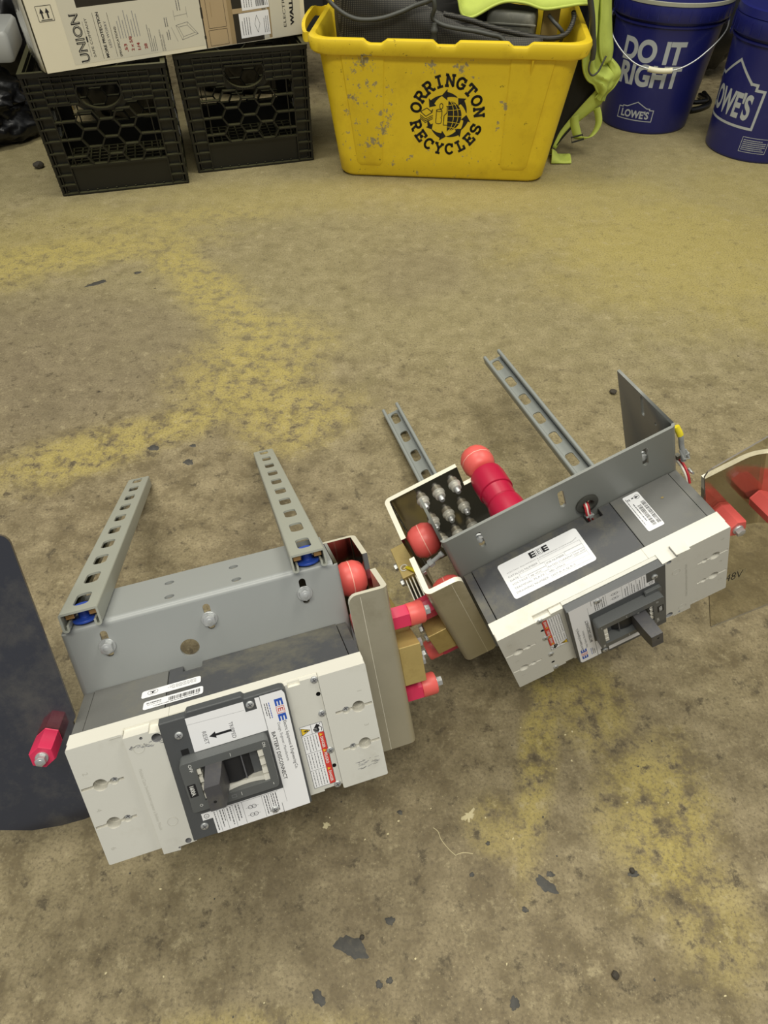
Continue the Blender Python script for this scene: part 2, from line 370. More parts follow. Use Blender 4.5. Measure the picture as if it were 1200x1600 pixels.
def floor_material():
    m=bpy.data.materials.new('stained_concrete'); m.use_nodes=True; nt=m.node_tree; b=nt.nodes['Principled BSDF']
    tc=nt.nodes.new('ShaderNodeTexCoord'); pos=tc.outputs['Object']
    n_big=_noise(nt,pos,2.2,6,0.6); n_mid=_noise(nt,pos,9,10,0.68); n_fine=_noise(nt,pos,42,10,0.74); n_grain=_noise(nt,pos,300,5,0.65); n_mot=_noise(nt,pos,24,8,0.7)
    base=_mix(nt,_ramp(nt,n_mid,[(0.34,0),(0.66,1)]),lin('#6f6249'),lin('#8c7f62'))
    base=_mix(nt,_ramp(nt,n_big,[(0.35,0),(0.65,0.8)]),base,lin('#8c8061'))
    base=_mix(nt,_ramp(nt,n_mot,[(0.40,0.7),(0.50,0)]),base,lin('#64583f'))
    base=_mix(nt,_ramp(nt,n_mot,[(0.52,0),(0.64,0.5)]),base,lin('#a59777'))
    # pale dusty olive band across the back of the floor, yellow overspray patches with broken edges
    wob=mathn(nt,'ADD',mathn(nt,'MULTIPLY',mathn(nt,'SUBTRACT',n_mid,0.5),1.7),mathn(nt,'MULTIPLY',mathn(nt,'SUBTRACT',n_fine,0.5),1.3))
    wob2=mathn(nt,'MULTIPLY',mathn(nt,'SUBTRACT',n_mid,0.5),1.5)
    far=blobs_mask(nt,pos,[(0.3,2.0,2.2,0.55,0,1.0),(0.40,1.40,1.3,0.45,0,0.8),(0.35,0.95,0.5,0.35,0,0.35)],wob2,0.5)
    base=_mix(nt,mathn(nt,'MULTIPLY',far,0.55),base,lin('#a0966c'))
    soft=blobs_mask(nt,pos,[(0.72,1.50,0.36,0.30,-20,1.0),(0.45,1.78,0.5,0.12,0,0.7),(1.05,1.75,0.3,0.25,0,0.6),(-0.25,1.78,0.4,0.10,5,0.5),(-0.8,1.55,0.35,0.16,20,0.5)],wob2,0.7)
    base=_mix(nt,mathn(nt,'MULTIPLY',soft,0.55),base,lin('#b5a558'))
    yel=blobs_mask(nt,pos,[(-0.36,1.28,0.07,0.36,35,0.95),(-0.27,1.02,0.13,0.13,20,1.0),(-0.17,0.90,0.10,0.09,0,0.95),(-0.20,1.10,0.10,0.12,0,0.7),
                           (-0.50,0.80,0.16,0.06,28,1.0),(-0.36,0.87,0.10,0.05,30,0.9),(-0.86,1.42,0.30,0.09,25,0.85),(-0.62,1.50,0.22,0.06,10,0.7),(-0.52,1.66,0.25,0.05,8,0.5),
                           (0.185,0.31,0.022,0.13,-15,1.0),(0.30,0.215,0.06,0.09,-25,0.95),(0.25,0.34,0.05,0.05,0,0.7),(0.33,0.12,0.05,0.06,0,0.6),(0.12,0.21,0.03,0.03,0,0.6),(-0.02,0.5,0.08,0.06,0,0.5),(-0.12,0.03,0.12,0.02,0,0.5)],wob,0.5)
    brk=_ramp(nt,mathn(nt,'ADD',mathn(nt,'MULTIPLY',n_fine,0.6),mathn(nt,'MULTIPLY',n_mot,0.4)),[(0.44,0.05),(0.53,1)])
    base=_mix(nt,mathn(nt,'MULTIPLY',mathn(nt,'MULTIPLY',yel,brk),0.6),base,lin('#b6a553'))
    dk=blobs_mask(nt,pos,[(-0.62,1.08,0.27,0.22,0,0.9),(0.08,1.38,0.12,0.12,0,0.5),(-0.05,0.55,0.2,0.25,0,0.3),(0.0,0.1,0.15,0.1,0,0.25)],wob2,0.35)
    base=_mix(nt,mathn(nt,'MULTIPLY',dk,0.5),base,lin('#766a58'))
    # fine aggregate: dark pits, pale grains
    near=mathn(nt,'SUBTRACT',1.0,mathn(nt,'MULTIPLY',far,0.75))
    base=_mix(nt,mathn(nt,'MULTIPLY',near,_ramp(nt,n_fine,[(0.36,0.9),(0.445,0)])),base,lin('#4e4534'))
    base=_mix(nt,_ramp(nt,n_fine,[(0.56,0),(0.68,0.55)]),base,lin('#b7aa86'))
    base=_mix(nt,_ramp(nt,n_grain,[(0.34,0.65),(0.5,0)]),base,lin('#5f5543'))
    base=_mix(nt,_ramp(nt,n_grain,[(0.60,0),(0.74,0.6)]),base,lin('#c3b690'))
    vo=nt.nodes.new('ShaderNodeTexVoronoi'); vo.inputs['Scale'].default_value=30; nt.links.new(pos,vo.inputs['Vector'])
    spot=_ramp(nt,mathn(nt,'ADD',vo.outputs['Distance'],mathn(nt,'MULTIPLY',mathn(nt,'SUBTRACT',n_grain,0.5),0.12)),[(0.05,1),(0.09,0)])
    pick=_ramp(nt,_noise(nt,pos,13,3),[(0.60,0),(0.64,1)])
    base=_mix(nt,mathn(nt,'MULTIPLY',mathn(nt,'MULTIPLY',spot,pick),0.8),base,lin('#3a342b'))
    nt.links.new(base,b.inputs['Base Color']); b.inputs['Roughness'].default_value=0.62; b.inputs['Specular IOR Level'].default_value=0.3
    bn=nt.nodes.new('ShaderNodeBump'); bn.inputs['Strength'].default_value=0.35; bn.inputs['Distance'].default_value=0.002
    nt.links.new(n_fine,bn.inputs['Height']); nt.links.new(bn.outputs[0],b.inputs['Normal'])
    return m
M['floor']=floor_material()
fl=MB().box(-4200,-2500,-60,4200,3400,0,'floor').build('floor'); tag(fl,kind='structure')
wb=MB().box(-4200,3400,0,4200,3460,2900,'wall').build('wall_back'); tag(wb,kind='structure')

# dried tar marks and a plaster splash, thin raised films on the floor
def splat(cx,cy,rx,ry,ang,seed,m,name,h=0.5,rough=0.25,n=40):
    rnd=random.Random(seed); ph=[rnd.uniform(0,6.28) for _ in range(6)]
    pts=[]
    for i in range(n):
        t=2*pi*i/n; r=1+rough*(0.45*sin(2*t+ph[0])+0.4*sin(3*t+ph[1])+0.35*sin(5*t+ph[2])+0.3*sin(8*t+ph[3])+0.2*sin(13*t+ph[4]))
        x,y=rx*r*cos(t),ry*r*sin(t); a=radians(ang); pts.append((cx+x*cos(a)-y*sin(a),cy+x*sin(a)+y*cos(a)))
    inner=[(cx+(x-cx)*0.8,cy+(y-cy)*0.8) for x,y in pts]
    mb=MB(); mb.add([(x,y,0.0) for x,y in pts]+[(x,y,h) for x,y in inner],[(i,(i+1)%n,(i+1)%n+n,i+n) for i in range(n)],m)
    mb.add([(x,y,h) for x,y in inner],[tuple(range(n))],m)
    return mb.build(name,parent=fl,smooth=40)
for i,(x,y,rx,ry,a) in enumerate([(-34,97,15,9,-20),(166,150,11,6,-35),(259,160,6,3,10),(120,52,6,4,60),(-64,57,7,5,-40),(4,119,4.5,4,0),(-7,67,3.2,3.5,0),(141,128,3.5,2.5,0),
        (-391,810,9,7,10),(-325,775,8,7,0),(-325,815,5,4,0),(-640,1345,22,8,30),(-560,1390,8,6,0),(172,160,4,3,0),(16,222,3,2.5,0),(3,70,3,3,0),(90,160,3,2,30),(110,190,2.5,2,0)]):
    splat(x,y,rx,ry,a,i+3,'tar','tar_spot',h=0.35)
splat(92,218,7,5,50,99,'chip_white','plaster_splash',h=1.2,rough=0.5)
mb=MB()
for pts in ([(52,206),(57,202),(60,194),(68,184),(75,178)],[(75,179),(83,181),(93,180)]):
    mb.tube(catmull([(x,y,0.0) for x,y in pts],5),0.35,'chip_white',5)
mb.build('floor_scratch',fl)
splat(-65,209,3,4,80,98,'chip_white','plaster_splash',h=0.6,rough=0.4)
for i in range(40):
    rnd=random.Random(500+i); x=rnd.uniform(-280,330); y=rnd.uniform(40,320)
    splat(x,y,rnd.uniform(0.7,1.6),rnd.uniform(0.6,1.2),rnd.uniform(0,90),600+i,'chip_white' if i%3 else 'tar','floor_speck',h=0.4,n=9)
def pebble(x,y,r,label,m,seed,name='concrete_chip',sq=0.6):
    rnd=random.Random(seed); mb=MB(); bm=bmesh.new(); bmesh.ops.create_icosphere(bm,subdivisions=2,radius=r)
    for v in bm.verts: v.co*=1+0.22*mnoise.noise(v.co*0.35+Vector((seed,0,0))); v.co.z*=sq
    zm=min(v.co.z for v in bm.verts)
    mb.add([v.co-Vector((0,0,zm+0.2)) for v in bm.verts],[[v.index for v in f.verts] for f in bm.faces],m); bm.free()
    o=mb.build(name); o.location=(x*0.001,y*0.001,0); o.rotation_euler=(0,0,rnd.uniform(0,6)); tag(o,label,'debris'); return o
pebble(422,950,6.5,'small dark chip lying on open floor above the tall grey bracket wing','stone',1)
pebble(-985,1980,15,'dark crumb of debris on the floor left of the left black crate','stone',2)
pebble(219,73,3.8,'dark lump on the floor near the bottom right corner','stone',4)
pebble(258,163,3.0,'small dark lump on the floor right of the plaster splash','stone',5)
pebble(-24,105,2.4,'tiny dark crumb beside the largest tar mark in the foreground','stone',6)

# ------------------------------------------------------------------ battery disconnect units
L_,W_,D_=244.0,116.1,85.9
def hexf(o,n):
    n=Vector(n).normalized(); u=Vector((0,0,1)) if abs(n.z)<0.9 else Vector((1,0,0)); v=n.cross(u).normalized(); u=v.cross(n); return Fr(o,u,v,n)
def hex_bolt(o,n,rw,rh,hh,name,parent,org,m='zinc',stud=0,mz=None,label=None):
    mb=MB(); f=hexf(o,n)
    mb.lathe([(rw,0),(rw,1.4),(rw*0.96,1.8)],f,24,m)
    mb.lathe([(rh*0.96,1.8),(rh,2.4),(rh,2.4+hh*0.95),(rh*0.8,2.6+hh)],f,6,m)
    mb.lathe([(rh*0.5,2.6+hh),(rh*0.45,2.75+hh)],f,16,m)
    if stud: mb.lathe([(rh*0.55,1.8+hh),(rh*0.55,1.8+hh+stud),(rh*0.45,2.6+hh+stud)],f,14,m)
    o=mb.build(name,parent,org,smooth=35,mirror_z=mz)
    if label: o['label']=label
    return o
def screw_head(o,n,r,name,parent,org,slot='cross',m='zinc'):
    mb=MB(); f=hexf(o,n)
    mb.lathe([(r,0),(r,0.9),(r*0.85,1.5),(r*0.45,1.8)],f,20,m)
    for a in ((0.4,) if slot=='line' else (0.4,0.4+pi/2)):
        f2=Fr(f(0,0,0),f.u*cos(a)+f.v*sin(a),f.v*cos(a)-f.u*sin(a),f.n); mb.box(-r*0.62,-r*0.13,1.2,r*0.62,r*0.13,1.86,'ink_mid',f2)
    return mb.build(name,parent,org,smooth=35)
def insulator_barrel(o,n,r,h,name,parent,org,mz=None):
    f=hexf(o,n); mb=MB(); R=r
    mb.lathe([(R*0.62,0),(R*0.84,h*0.10),(R,h*0.32),(R,h*0.485)],f,14,'coral')
    mb.lathe([(R*1.006,h*0.485),(R*1.012,h*0.50),(R*1.006,h*0.515)],f,14,'seam',cap=False)
    mb.lathe([(R,h*0.515),(R,h*0.68),(R*0.84,h*0.90),(R*0.62,h)],f,14,'coral')
    ob=mb.build(name,parent,org,smooth=50,mirror_z=mz); return ob
def standoff(o,n,r,h,name,parent,org,mz=None,order=('magenta','coral'),bolt=True,hexes=(True,False),split=0.55):
    f=hexf(o,n); mb=MB()
    n1=6 if hexes[0] else 28; n2=6 if hexes[1] else 28
    k1=1.06 if hexes[0] else 1.0; k2=1.06 if hexes[1] else 1.0
    mb.lathe([(r*0.93*k1,0),(r*k1,1),(r*k1,h*split-0.8),(r*0.95*k1,h*split)],f,n1,order[0])
    mb.lathe([(r*0.96*k2,h*split),(r*k2,h*split+0.9),(r*1.0*k2,h-1.5),(r*0.93*k2,h)],f,n2,order[1])
    ob=mb.build(name,parent,org,smooth=40,mirror_z=mz)
    if bolt:
        b=hex_bolt(f(0,0,h),n,r*0.52,r*0.44,4.2,'bolt',ob,org,mz=mz)
    return ob
# frames on the breaker
def F_front(y): return Fr((0,y,0),(1,0,0),(0,0,1),(0,-1,0))
def F_down(y): return Fr((0,y,0),(0,0,-1),(1,0,0),(0,-1,0))     # reads top to bottom on the front; a=-z, b=x
F_top=Fr((0,0,W_),(-1,0,0),(0,-1,0),(0,0,1))                       # upside down on the upper side; a=-x, b=-y
F_bot=Fr((0,0,0),(-1,0,0),(0,1,0),(0,0,-1))                        # on the lower side; a=-x, b=y
def fuzz_lines(mb, fr, x0, y0, x1, n, dy, t, m, seed, w=0.13):
    """rows of broken print too small to read"""
    rnd=random.Random(seed)
    for i in range(n):
        x=x0; y=y0-i*dy; end=x1-(0 if rnd.random()<0.6 else (x1-x0)*rnd.uniform(0.05,0.35))
        while x<end:
            l=rnd.uniform(1.0,3.6); rect(mb,fr,x,y,min(end,x+l),y+t,m,w); x+=l+rnd.uniform(0.35,0.7)
def keyhole(xa,xb,z,r1x,r1,r2x,r2,s,flip=False):
    """slot with a large and a small round opening, from edge xa to xb"""
    xs=[]; n=70
    up=[]
    for i in range(n+1):
        x=xa+(xb-xa)*i/n; h=s
        for cx,r in ((r1x,r1),(r2x,r2)):
            d=r*r-(x-cx)**2
            if d>0: h=max(h,sqrt(d))
        up.append((x,h))
    return [(x,z-h) for x,h in up]+[(x,z+h) for x,h in reversed(up)]

def breaker(root, org, is_right):
    # ---- rear moulded housing (two-tone, notched at the bracket)
    mb=MB(); zf=Fr((0,0,0),(1,0,0),(0,1,0),(0,0,1))
    pock=10.0
    mb.plate([(9.6,20.8),(75.2,20.8),(75.2,85.4),(9.6,85.4)],[],0.4,W_-0.4,zf,'grey_body')
    mb.plate([(75.9,20.8),(234.0,20.8),(234.0,85.4),(75.9,85.4)],[],pock,W_-pock,zf,'black_body')
    cap=[(75.9,20.8),(234.0,20.8),(234.0,85.4),(106,85.4),(106,75.2),(88.5,75.2),(88.5,85.4),(75.9,85.4)]
    mb.plate(cap,[],0.4,pock,zf,'black_body'); mb.plate(cap,[],W_-pock,W_-0.4,zf,'black_body')
    mb.plate([(0.3,20.8),(9.0,20.8),(9.0,85.4),(0.3,85.4)],[],1.2,W_-1.2,zf,'grey_body')
    mb.plate([(234.7,20.8),(L_-0.3,20.8),(L_-0.3,85.4),(234.7,85.4)],[],1.2,W_-1.2,zf,'black_body')
    base=mb.build('breaker_housing',root,org,bevel=0.6)
    # ---- white front cover
    mb=MB()
    ff=F_front(0)
    mb.plate(rrect(0,0,79.3,W_),[circ(15.5,77,5.5,20),circ(15,38.9,5.5,20)],-8,-20.8,ff,'white','white','white')
    mb.plate(rrect(79.7,0,L_,W_),[circ(230.8,76.8,5.5,20),circ(229.6,39,5.5,20)],-8,-20.8,ff,'white','white','white')
    mb.box(79,9,0.5,80,20.6,W_-0.5,'offwhite')
    for (x,z) in ((15.5,77),(15,38.9),(230.8,76.8),(229.6,39)): mb.poly(circ(x,z,5.5,20),ff,-20.6,'hole')
    holesL=[keyhole(0.9,34,77,15.5,5.6,26.5,3.4,1.3),keyhole(0.9,33.5,38.9,15,5.6,26,3.4,1.3)]
    holesR=[keyhole(210.5,L_-0.9,76.8,230.8,5.6,219.8,3.4,1.3),keyhole(210,L_-0.9,39,229.6,5.6,218.8,3.4,1.3)]
    mb.plate(rrect(0,0,43.6,W_,1.5),holesL,0,-8,ff,'offwhite','white','white')
    mb.plate(rrect(202.6,0,L_,W_,1.5),holesR,0,-8,ff,'offwhite','white','white')
    mb.plate([(44,-3.5),(58,-4.5),(58.2,-1),(72.5,-0.5),(72.5,111),(63.5,112),(63.5,114),(44,114)],[circ(68.2,106.5,4.0,20),circ(56.9,110.0,1.3,12),circ(66,2.3,2.6,14),circ(57.5,-1.8,0.9,10)],4,-8,ff,'offwhite','white','ink_soft')  # grey hole walls: recess shade put into the colour
    for (x,z) in ((53.2,101.5),(59.1,25.6)):
        mb.plate(circ(x,z,4.3,24),[circ(x,z,4.05,24)],4.2,3.9,ff,'ink_emb')
    mb.plate([(172.5,2),(186,2),(186,4),(202.4,4),(202.4,W_-0.5),(187.2,W_-0.5),(187.2,112.5),(176.8,112.5),(176.8,W_-0.5),(172.5,W_-0.5)],
             [circ(200.0,98.8,2.0,14),circ(199.0,24.9,2.0,14)],-2,-8,ff,'offwhite','white','hole')
    mb.box(72.5,4,0.5,172.5,8,W_-1,'offwhite')
    mb.box(176.8,5,112.5,187.2,9,W_-0.3,'white'); 
    mb.box(33.5,-0.2,W_-2.2,42.5,2.5,W_-1.4,'ink_emb')
    # moulded numbers on the end plates
    fd=F_down(0)
    for s_,z_ in (('2',92),('4',56),('6',16)): text(mb,s_,fd,-z_,6,None,4.2,'ink_emb',0.1)
    for s_,z_ in (('1',92),('3',58),('5',20)): text(mb,s_,fd,-z_,232.5,None,4.2,'ink_emb',0.1)
    text(mb,'Molded Case Switch/Interrupteur à Boîtier Moulé',F_down(-4.0),-83,44.6 if False else 47.5,62,2.6,'ink_emb',0.1)
    if not is_right:
        # black scuffs rubbed on the cover
        for i in range(30):
            rnd=random.Random(40+i); x=rnd.uniform(45,72); z=104+rnd.uniform(-1.5,3)-0.0*(x-45); line(mb,F_front(-4),x,z-2,x+rnd.uniform(1,4),z-2+rnd.uniform(-0.5,0.7),rnd.uniform(0.2,0.7),'ink_soft' if i%3 else 'ink_mid',0.1)
        for i in range(26):
            rnd=random.Random(90+i); x=rnd.uniform(217,236); z=18+rnd.uniform(-5,5); line(mb,ff,x,z,x+rnd.uniform(1,5),z+rnd.uniform(0,0.9),rnd.uniform(0.2,0.5),'ink_soft' if i%3 else 'ink_mid',0.1)
    cov=mb.build('breaker_cover',root,org,bevel=0.5)
    for x,z in ((26.5,77),(26,38.9),(219.8,76.8),(218.8,39)): screw_head((x,4.2,z),(0,-1,0),3.1,'cover_screw',cov,org)
    for x,z in ((199.3,113),(199.3,79.6),(198.8,41.5),(198.2,5.2)): screw_head((x,2.4,z),(0,-1,0),3.3,'cover_screw',cov,org)
    # ---- danger label
    fl_=F_down(1.9); mb=MB(); mb.poly(rrect(-72.4,177.5,-7.5,197.5,0.6),fl_,0.05,'paper')
    frame_lines(mb,fl_,-72.2,177.8,-7.8,197.2,0.35,'ink',0.12)
    line(mb,fl_,-62.5,177.8,-62.5,197.2,0.3,'ink',0.12); line(mb,fl_,-62.5,187.3,-72,187.3,0.3,'ink',0.12)
    for a in (-44.5,-26.2): line(mb,fl_,a,177.8,a,197.2,0.3,'ink',0.12)
    rect(mb,fl_,-62.2,191.8,-8,197.0,'danger_red',0.14)
    for a,s_ in ((-57.5,'DANGER'),(-41,'PELIGRO'),(-21.5,'DANGER')):
        text(mb,s_,fl_,a,193.1,11.5,2.5,'ink_white',0.2,bold=0.02)
        mb.add([fl_(a-3.8,193,0.2),fl_(a-0.8,193,0.2),fl_(a-2.3,195.8,0.2)],[(0,1,2)],'warn_yellow')
    for k,a in enumerate((-62,-44,-25.8)):
        for j in range(5): fuzz_lines(mb,fl_,a+0.8,189.6-j*2.5,a+(16.5 if k<2 else 16.8),1,2,0.55,'ink_mid',70+k*9+j)
    mb.add([fl_(-71.2,178.4,0.16),fl_(-63.3,178.4,0.16),fl_(-67.2,186.6,0.16)],[(0,1,2)],'ink')
    mb.add([fl_(-70.4,178.9,0.2),fl_(-64.1,178.9,0.2),fl_(-67.2,185.6,0.2)],[(0,1,2)],'warn_yellow')
    mb.poly([(-67.6,184.2),(-66.2,184.2),(-67.0,182.2),(-66.0,182.2),(-67.8,179.4),(-67.4,181.5),(-68.3,181.5)],fl_,0.24,'ink')
    # hand reaching to an arc
    mb.poly([(-71.5,192.5),(-66.5,188.6),(-63.2,189.8),(-63.0,192.6),(-65,194.0),(-67.5,193.4),(-69,195)],fl_,0.16,'ink')
    line(mb,fl_,-71.5,196,-69.2,193.6,0.5,'ink',0.16); line(mb,fl_,-69.2,193.6,-66.5,196.4,0.5,'ink',0.16); line(mb,fl_,-66.5,196.4,-63.5,195.4,0.5,'ink',0.16)
    for q in (-64.5,-66,-67.5): line(mb,fl_,q,189.4,q+0.6,192.2,0.22,'paper',0.2)
    o=mb.build('danger_label',cov,org,fixn=False); o['label']='red and white danger sticker with lightning triangle'
    # ---- charcoal switch plate
    mb=MB(); ff5=F_front(0)
    outer=[(70,0.5),(72.3,118),(93,118),(95.5,121.5),(139.3,121.5),(141.2,118.6),(170,119),(173.3,117.8),(174.6,114.5),(173,1.0)]
    mb.plate(outer,[],5,-4,ff5,'frame','frame','hole')
    fr=mb.build('switch_plate',root,org,bevel=0.8)
    for x,z in ((84.9,103.5),(144.4,112.2),(82.2,12.3),(141.2,5.9)): screw_head((x,-5,z),(0,-1,0),3.3,'plate_screw',fr,org)
    mb=MB(); mb.box(82.6,-5.3,84.4,88.6,-4.5,89.6,'hole'); mb.build('hole_patch',fr,org)  # raised black box painted in for the dark inside of a square hole
    # papers on the plate
    fp=F_front(-5); fpd=F_down(-5); mb=MB()
    mb.poly([(92.4,84),(152.6,84),(152.6,116.6),(149,116.6),(149,106.4),(139.6,106.4),(139.6,116.4),(93,116.4)],fp,0.08,'paper')
    if not is_right:
        text(mb,'TRIPPED',fpd,-101.8,124.2,15.6,3.3,'ink_mid',0.14); text(mb,'RESET',fpd,-100.2,102.4,12.2,3.3,'ink_mid',0.14)
    mb.poly([(125,93.2),(125,95.4),(112.2,95.4),(112.2,97.4),(106.8,94.3),(112.2,91.2),(112.2,93.2)],fp,0.14,'ink')
    line(mb,fp,93,110.2,139,108.5,0.2,'ink_soft',0.12)
    mb.build('paper_label',fr,org,fixn=False)
    mb=MB(); mb.poly([(82.2,17.5),(90.5,17.5),(90.5,0.8),(148,0.8),(148,10.2),(152.6,10.2),(152.6,24.6),(82.2,24.6)],fp,0.08,'paper')
    for z in (23.6,): line(mb,fp,91,z,147,z,0.25,'ink',0.13)
    for x in (95,101,108,116,133,139): line(mb,fp,x,1.4,x,23.6,0.25,'ink_mid',0.13)
    for j,x in enumerate((92.2,97,99.2,103,105.4,110,112.4,134.8,136.9,140.6,142.4,144.5)): fuzz_lines(mb,fpd,-22.6,x,-3-((j*37)%7),1,2,0.8,'ink_mid',200+j)
    for z in (16,8):
        for q in (0,1): mb.plate(circ(122+q*3.2,z,2.0,14),[circ(122+q*3.2,z,1.6,14)],0.16,0.10,fp,'ink_mid')
        line(mb,fp,118,z,129,z,0.25,'ink_mid',0.14)
    mb.plate(circ(86,21,2.2,18),[circ(86,21,1.8,18)],0.16,0.1,fp,'ink'); text(mb,'UL',fp,84.9,20.2,2.2,1.6,'ink',0.14)
    o=mb.build('rating_label',fr,org,fixn=False); o['label']='white rating label of fine print and wiring symbols'
    mb=MB(); mb.poly([(148.4,0.5),(171.2,0.8),(173.2,113.5),(171.5,117),(153.2,117),(152.7,10.3),(148.4,10.3)],fp,0.08,'paper')
    line(mb,fp,153.0,117,152.6,10,0.25,'ink_soft',0.13)
    for k,(c1,) in enumerate((('blue_ink',),('red_ink',),('blue_ink',))):
        a0=-110.2+k*7.3
        if k!=1: mb.poly([(a0,163.6),(a0+6.6,163.6),(a0+6.6,165.2),(a0+2.4,165.2),(a0+2.4,166.2),(a0+6.6,166.2),(a0+6.6,167.7),(a0+2.4,167.7),(a0+2.4,168.7),(a0+6.6,168.7),(a0+6.6,170.3),(a0,170.3)],fpd,0.14,c1)
        else:
            frame_lines(mb,fpd,a0+0.2,163.8,a0+6.5,170.1,0.45,c1,0.14)
            for b in (164.9,166.6,168.4): rect(mb,fpd,a0+1.6,b,a0+5.2,b+0.7,c1,0.14)
            rect(mb,fpd,a0+1.6,164.9,a0+2.5,169.1,c1,0.14)
    text(mb,'Electric Equipment & Engineering Co.',fpd,-88.4,166.6,49,2.7,'ink',0.14,bold=0.004)
    text(mb,'Design, Engineer, Manufacture',fpd,-88.0,161.6,38.5,2.3,'ink_mid',0.14)
    text(mb,'BATTERY DISCONNECT',fpd,-80.8,155.0,48.4,3.2,'ink',0.14,bold=0.012)
    for j,b in enumerate((160.0,158.2,156.4)): fuzz_lines(mb,fpd,-109,b-1.4,-94,1,2,0.7,'blue_ink' if j==0 else 'ink_mid',300+j)
    o=mb.build('maker_label',fr,org,fixn=False); o['label']='white maker plate with blue and red EEE letters'
    # ---- raised bezel with window
    mb=MB(); fb=F_front(-5)
    ring=rrect(79.6,36,151.2,83.6,3.5); win=rrect(91.4,44.3,145.2,76.2,0.8)
    mb.plate(ring,[win],0,11,fb,'bezel')
    mb.plate(rrect(77.5,30,95,40,2),[],0,3.5,fb,'bezel')
    fbd=F_down(-16.05)
    rect(mb,fbd,-63.2,81.0,-51.0,87.6,'ink',0.02); text(mb,'1600A' ,fbd,-61.8,82.6,9.4,3.4,'ink_white',0.08,bold=0.02)
    text(mb,'OFF',fbd,-81.6,86.5,7.4,2.6,'ink_white',0.06); text(mb,'ON',fbd,-81.8,146.3,4.6,2.5,'ink_white',0.06)
    text(mb,'O',fbd,-42.8,86.0,2.4,2.6,'ink_white',0.06); line(mb,fbd,-41.6,146.8,-39.6,146.8,0.4,'ink_white',0.06)
    for z in (79.5,40.5): line(mb,fbd,-z-1.6,120,-z+1.6,120,0.3,'ink_white',0.06)
    frame_lines(mb,fbd,-41.6,112,-39,115.6,0.25,'ink_soft',0.06)
    bz=mb.build('handle_bezel',fr,org,bevel=0.9)
    # window inside: black drum and white stops
    mb=MB(); 
    rows=[]
    for i in range(15):
        t=-0.62+1.24*i/14; x=118+30*sin(t); y=-3.0-7.5*(cos(t)-cos(0.62))/(1-cos(0.62))
        rows.append([V3(x,y,49),V3(x,y,74)])
    mb.grid(rows,'black'); mb.box(91,-2,44,145.5,0,76.5,'hole')
    mb.box(126.5,-11.2,49.5,127.5,-8,73.5,'ink_mid')
    mb.build('switch_drum',fr,org,smooth=40)
    mb=MB()
    for z0,z1 in ((44.4,47.6),):
        top=[]
        for i in range(17):
            t=i/16; x=106+39*t; d=-14.6+8*(1-(2*t-1)**2)*0.5; top.append((x,d))
        rows=[[V3(x,d,z0),V3(x,d,z1+1.5*abs(2*i/16-1)),V3(x,-4,z1)] for i,(x,d) in enumerate(top)]
        mb.grid(rows,'white')
    for z in (70,61.5,53,46): mb.box(140.8,-14.5,z-1.5,145.1,-5,z+4.2,'white')
    for z in (72,64,56,48): mb.box(91.5,-14.5,z-2.6,94.6,-5,z+2.2,'white')
    mb.build('window_stop',fr,org)
    # ---- lever
    mb=MB(); 
    sec=[(-6,99,112.5,50,77),(-16,99,112.4,50.5,76.4),(-30,98.2,111.2,51.6,75.6),(-41,97.6,109.6,52.4,74.6)]
    rows=[[V3(x0,y,z0),V3(x1,y,z0),V3(x1,y,z1),V3(x0,y,z1)] for y,x0,x1,z0,z1 in sec]
    mb.grid(rows,'lever',closed_u=True); mb.add(rows[-1],[(0,1,2,3)],'lever'); mb.add(rows[0],[(3,2,1,0)],'lever')
    mb.lathe([(1.3,0),(1.3,0.1)],Fr((102.8,-41.0,60),(1,0,0),(0,0,1),(0,-1,0)),14,'hole')
    mb.build('switch_lever',fr,org,bevel=1.2)
    return base,cov,fr

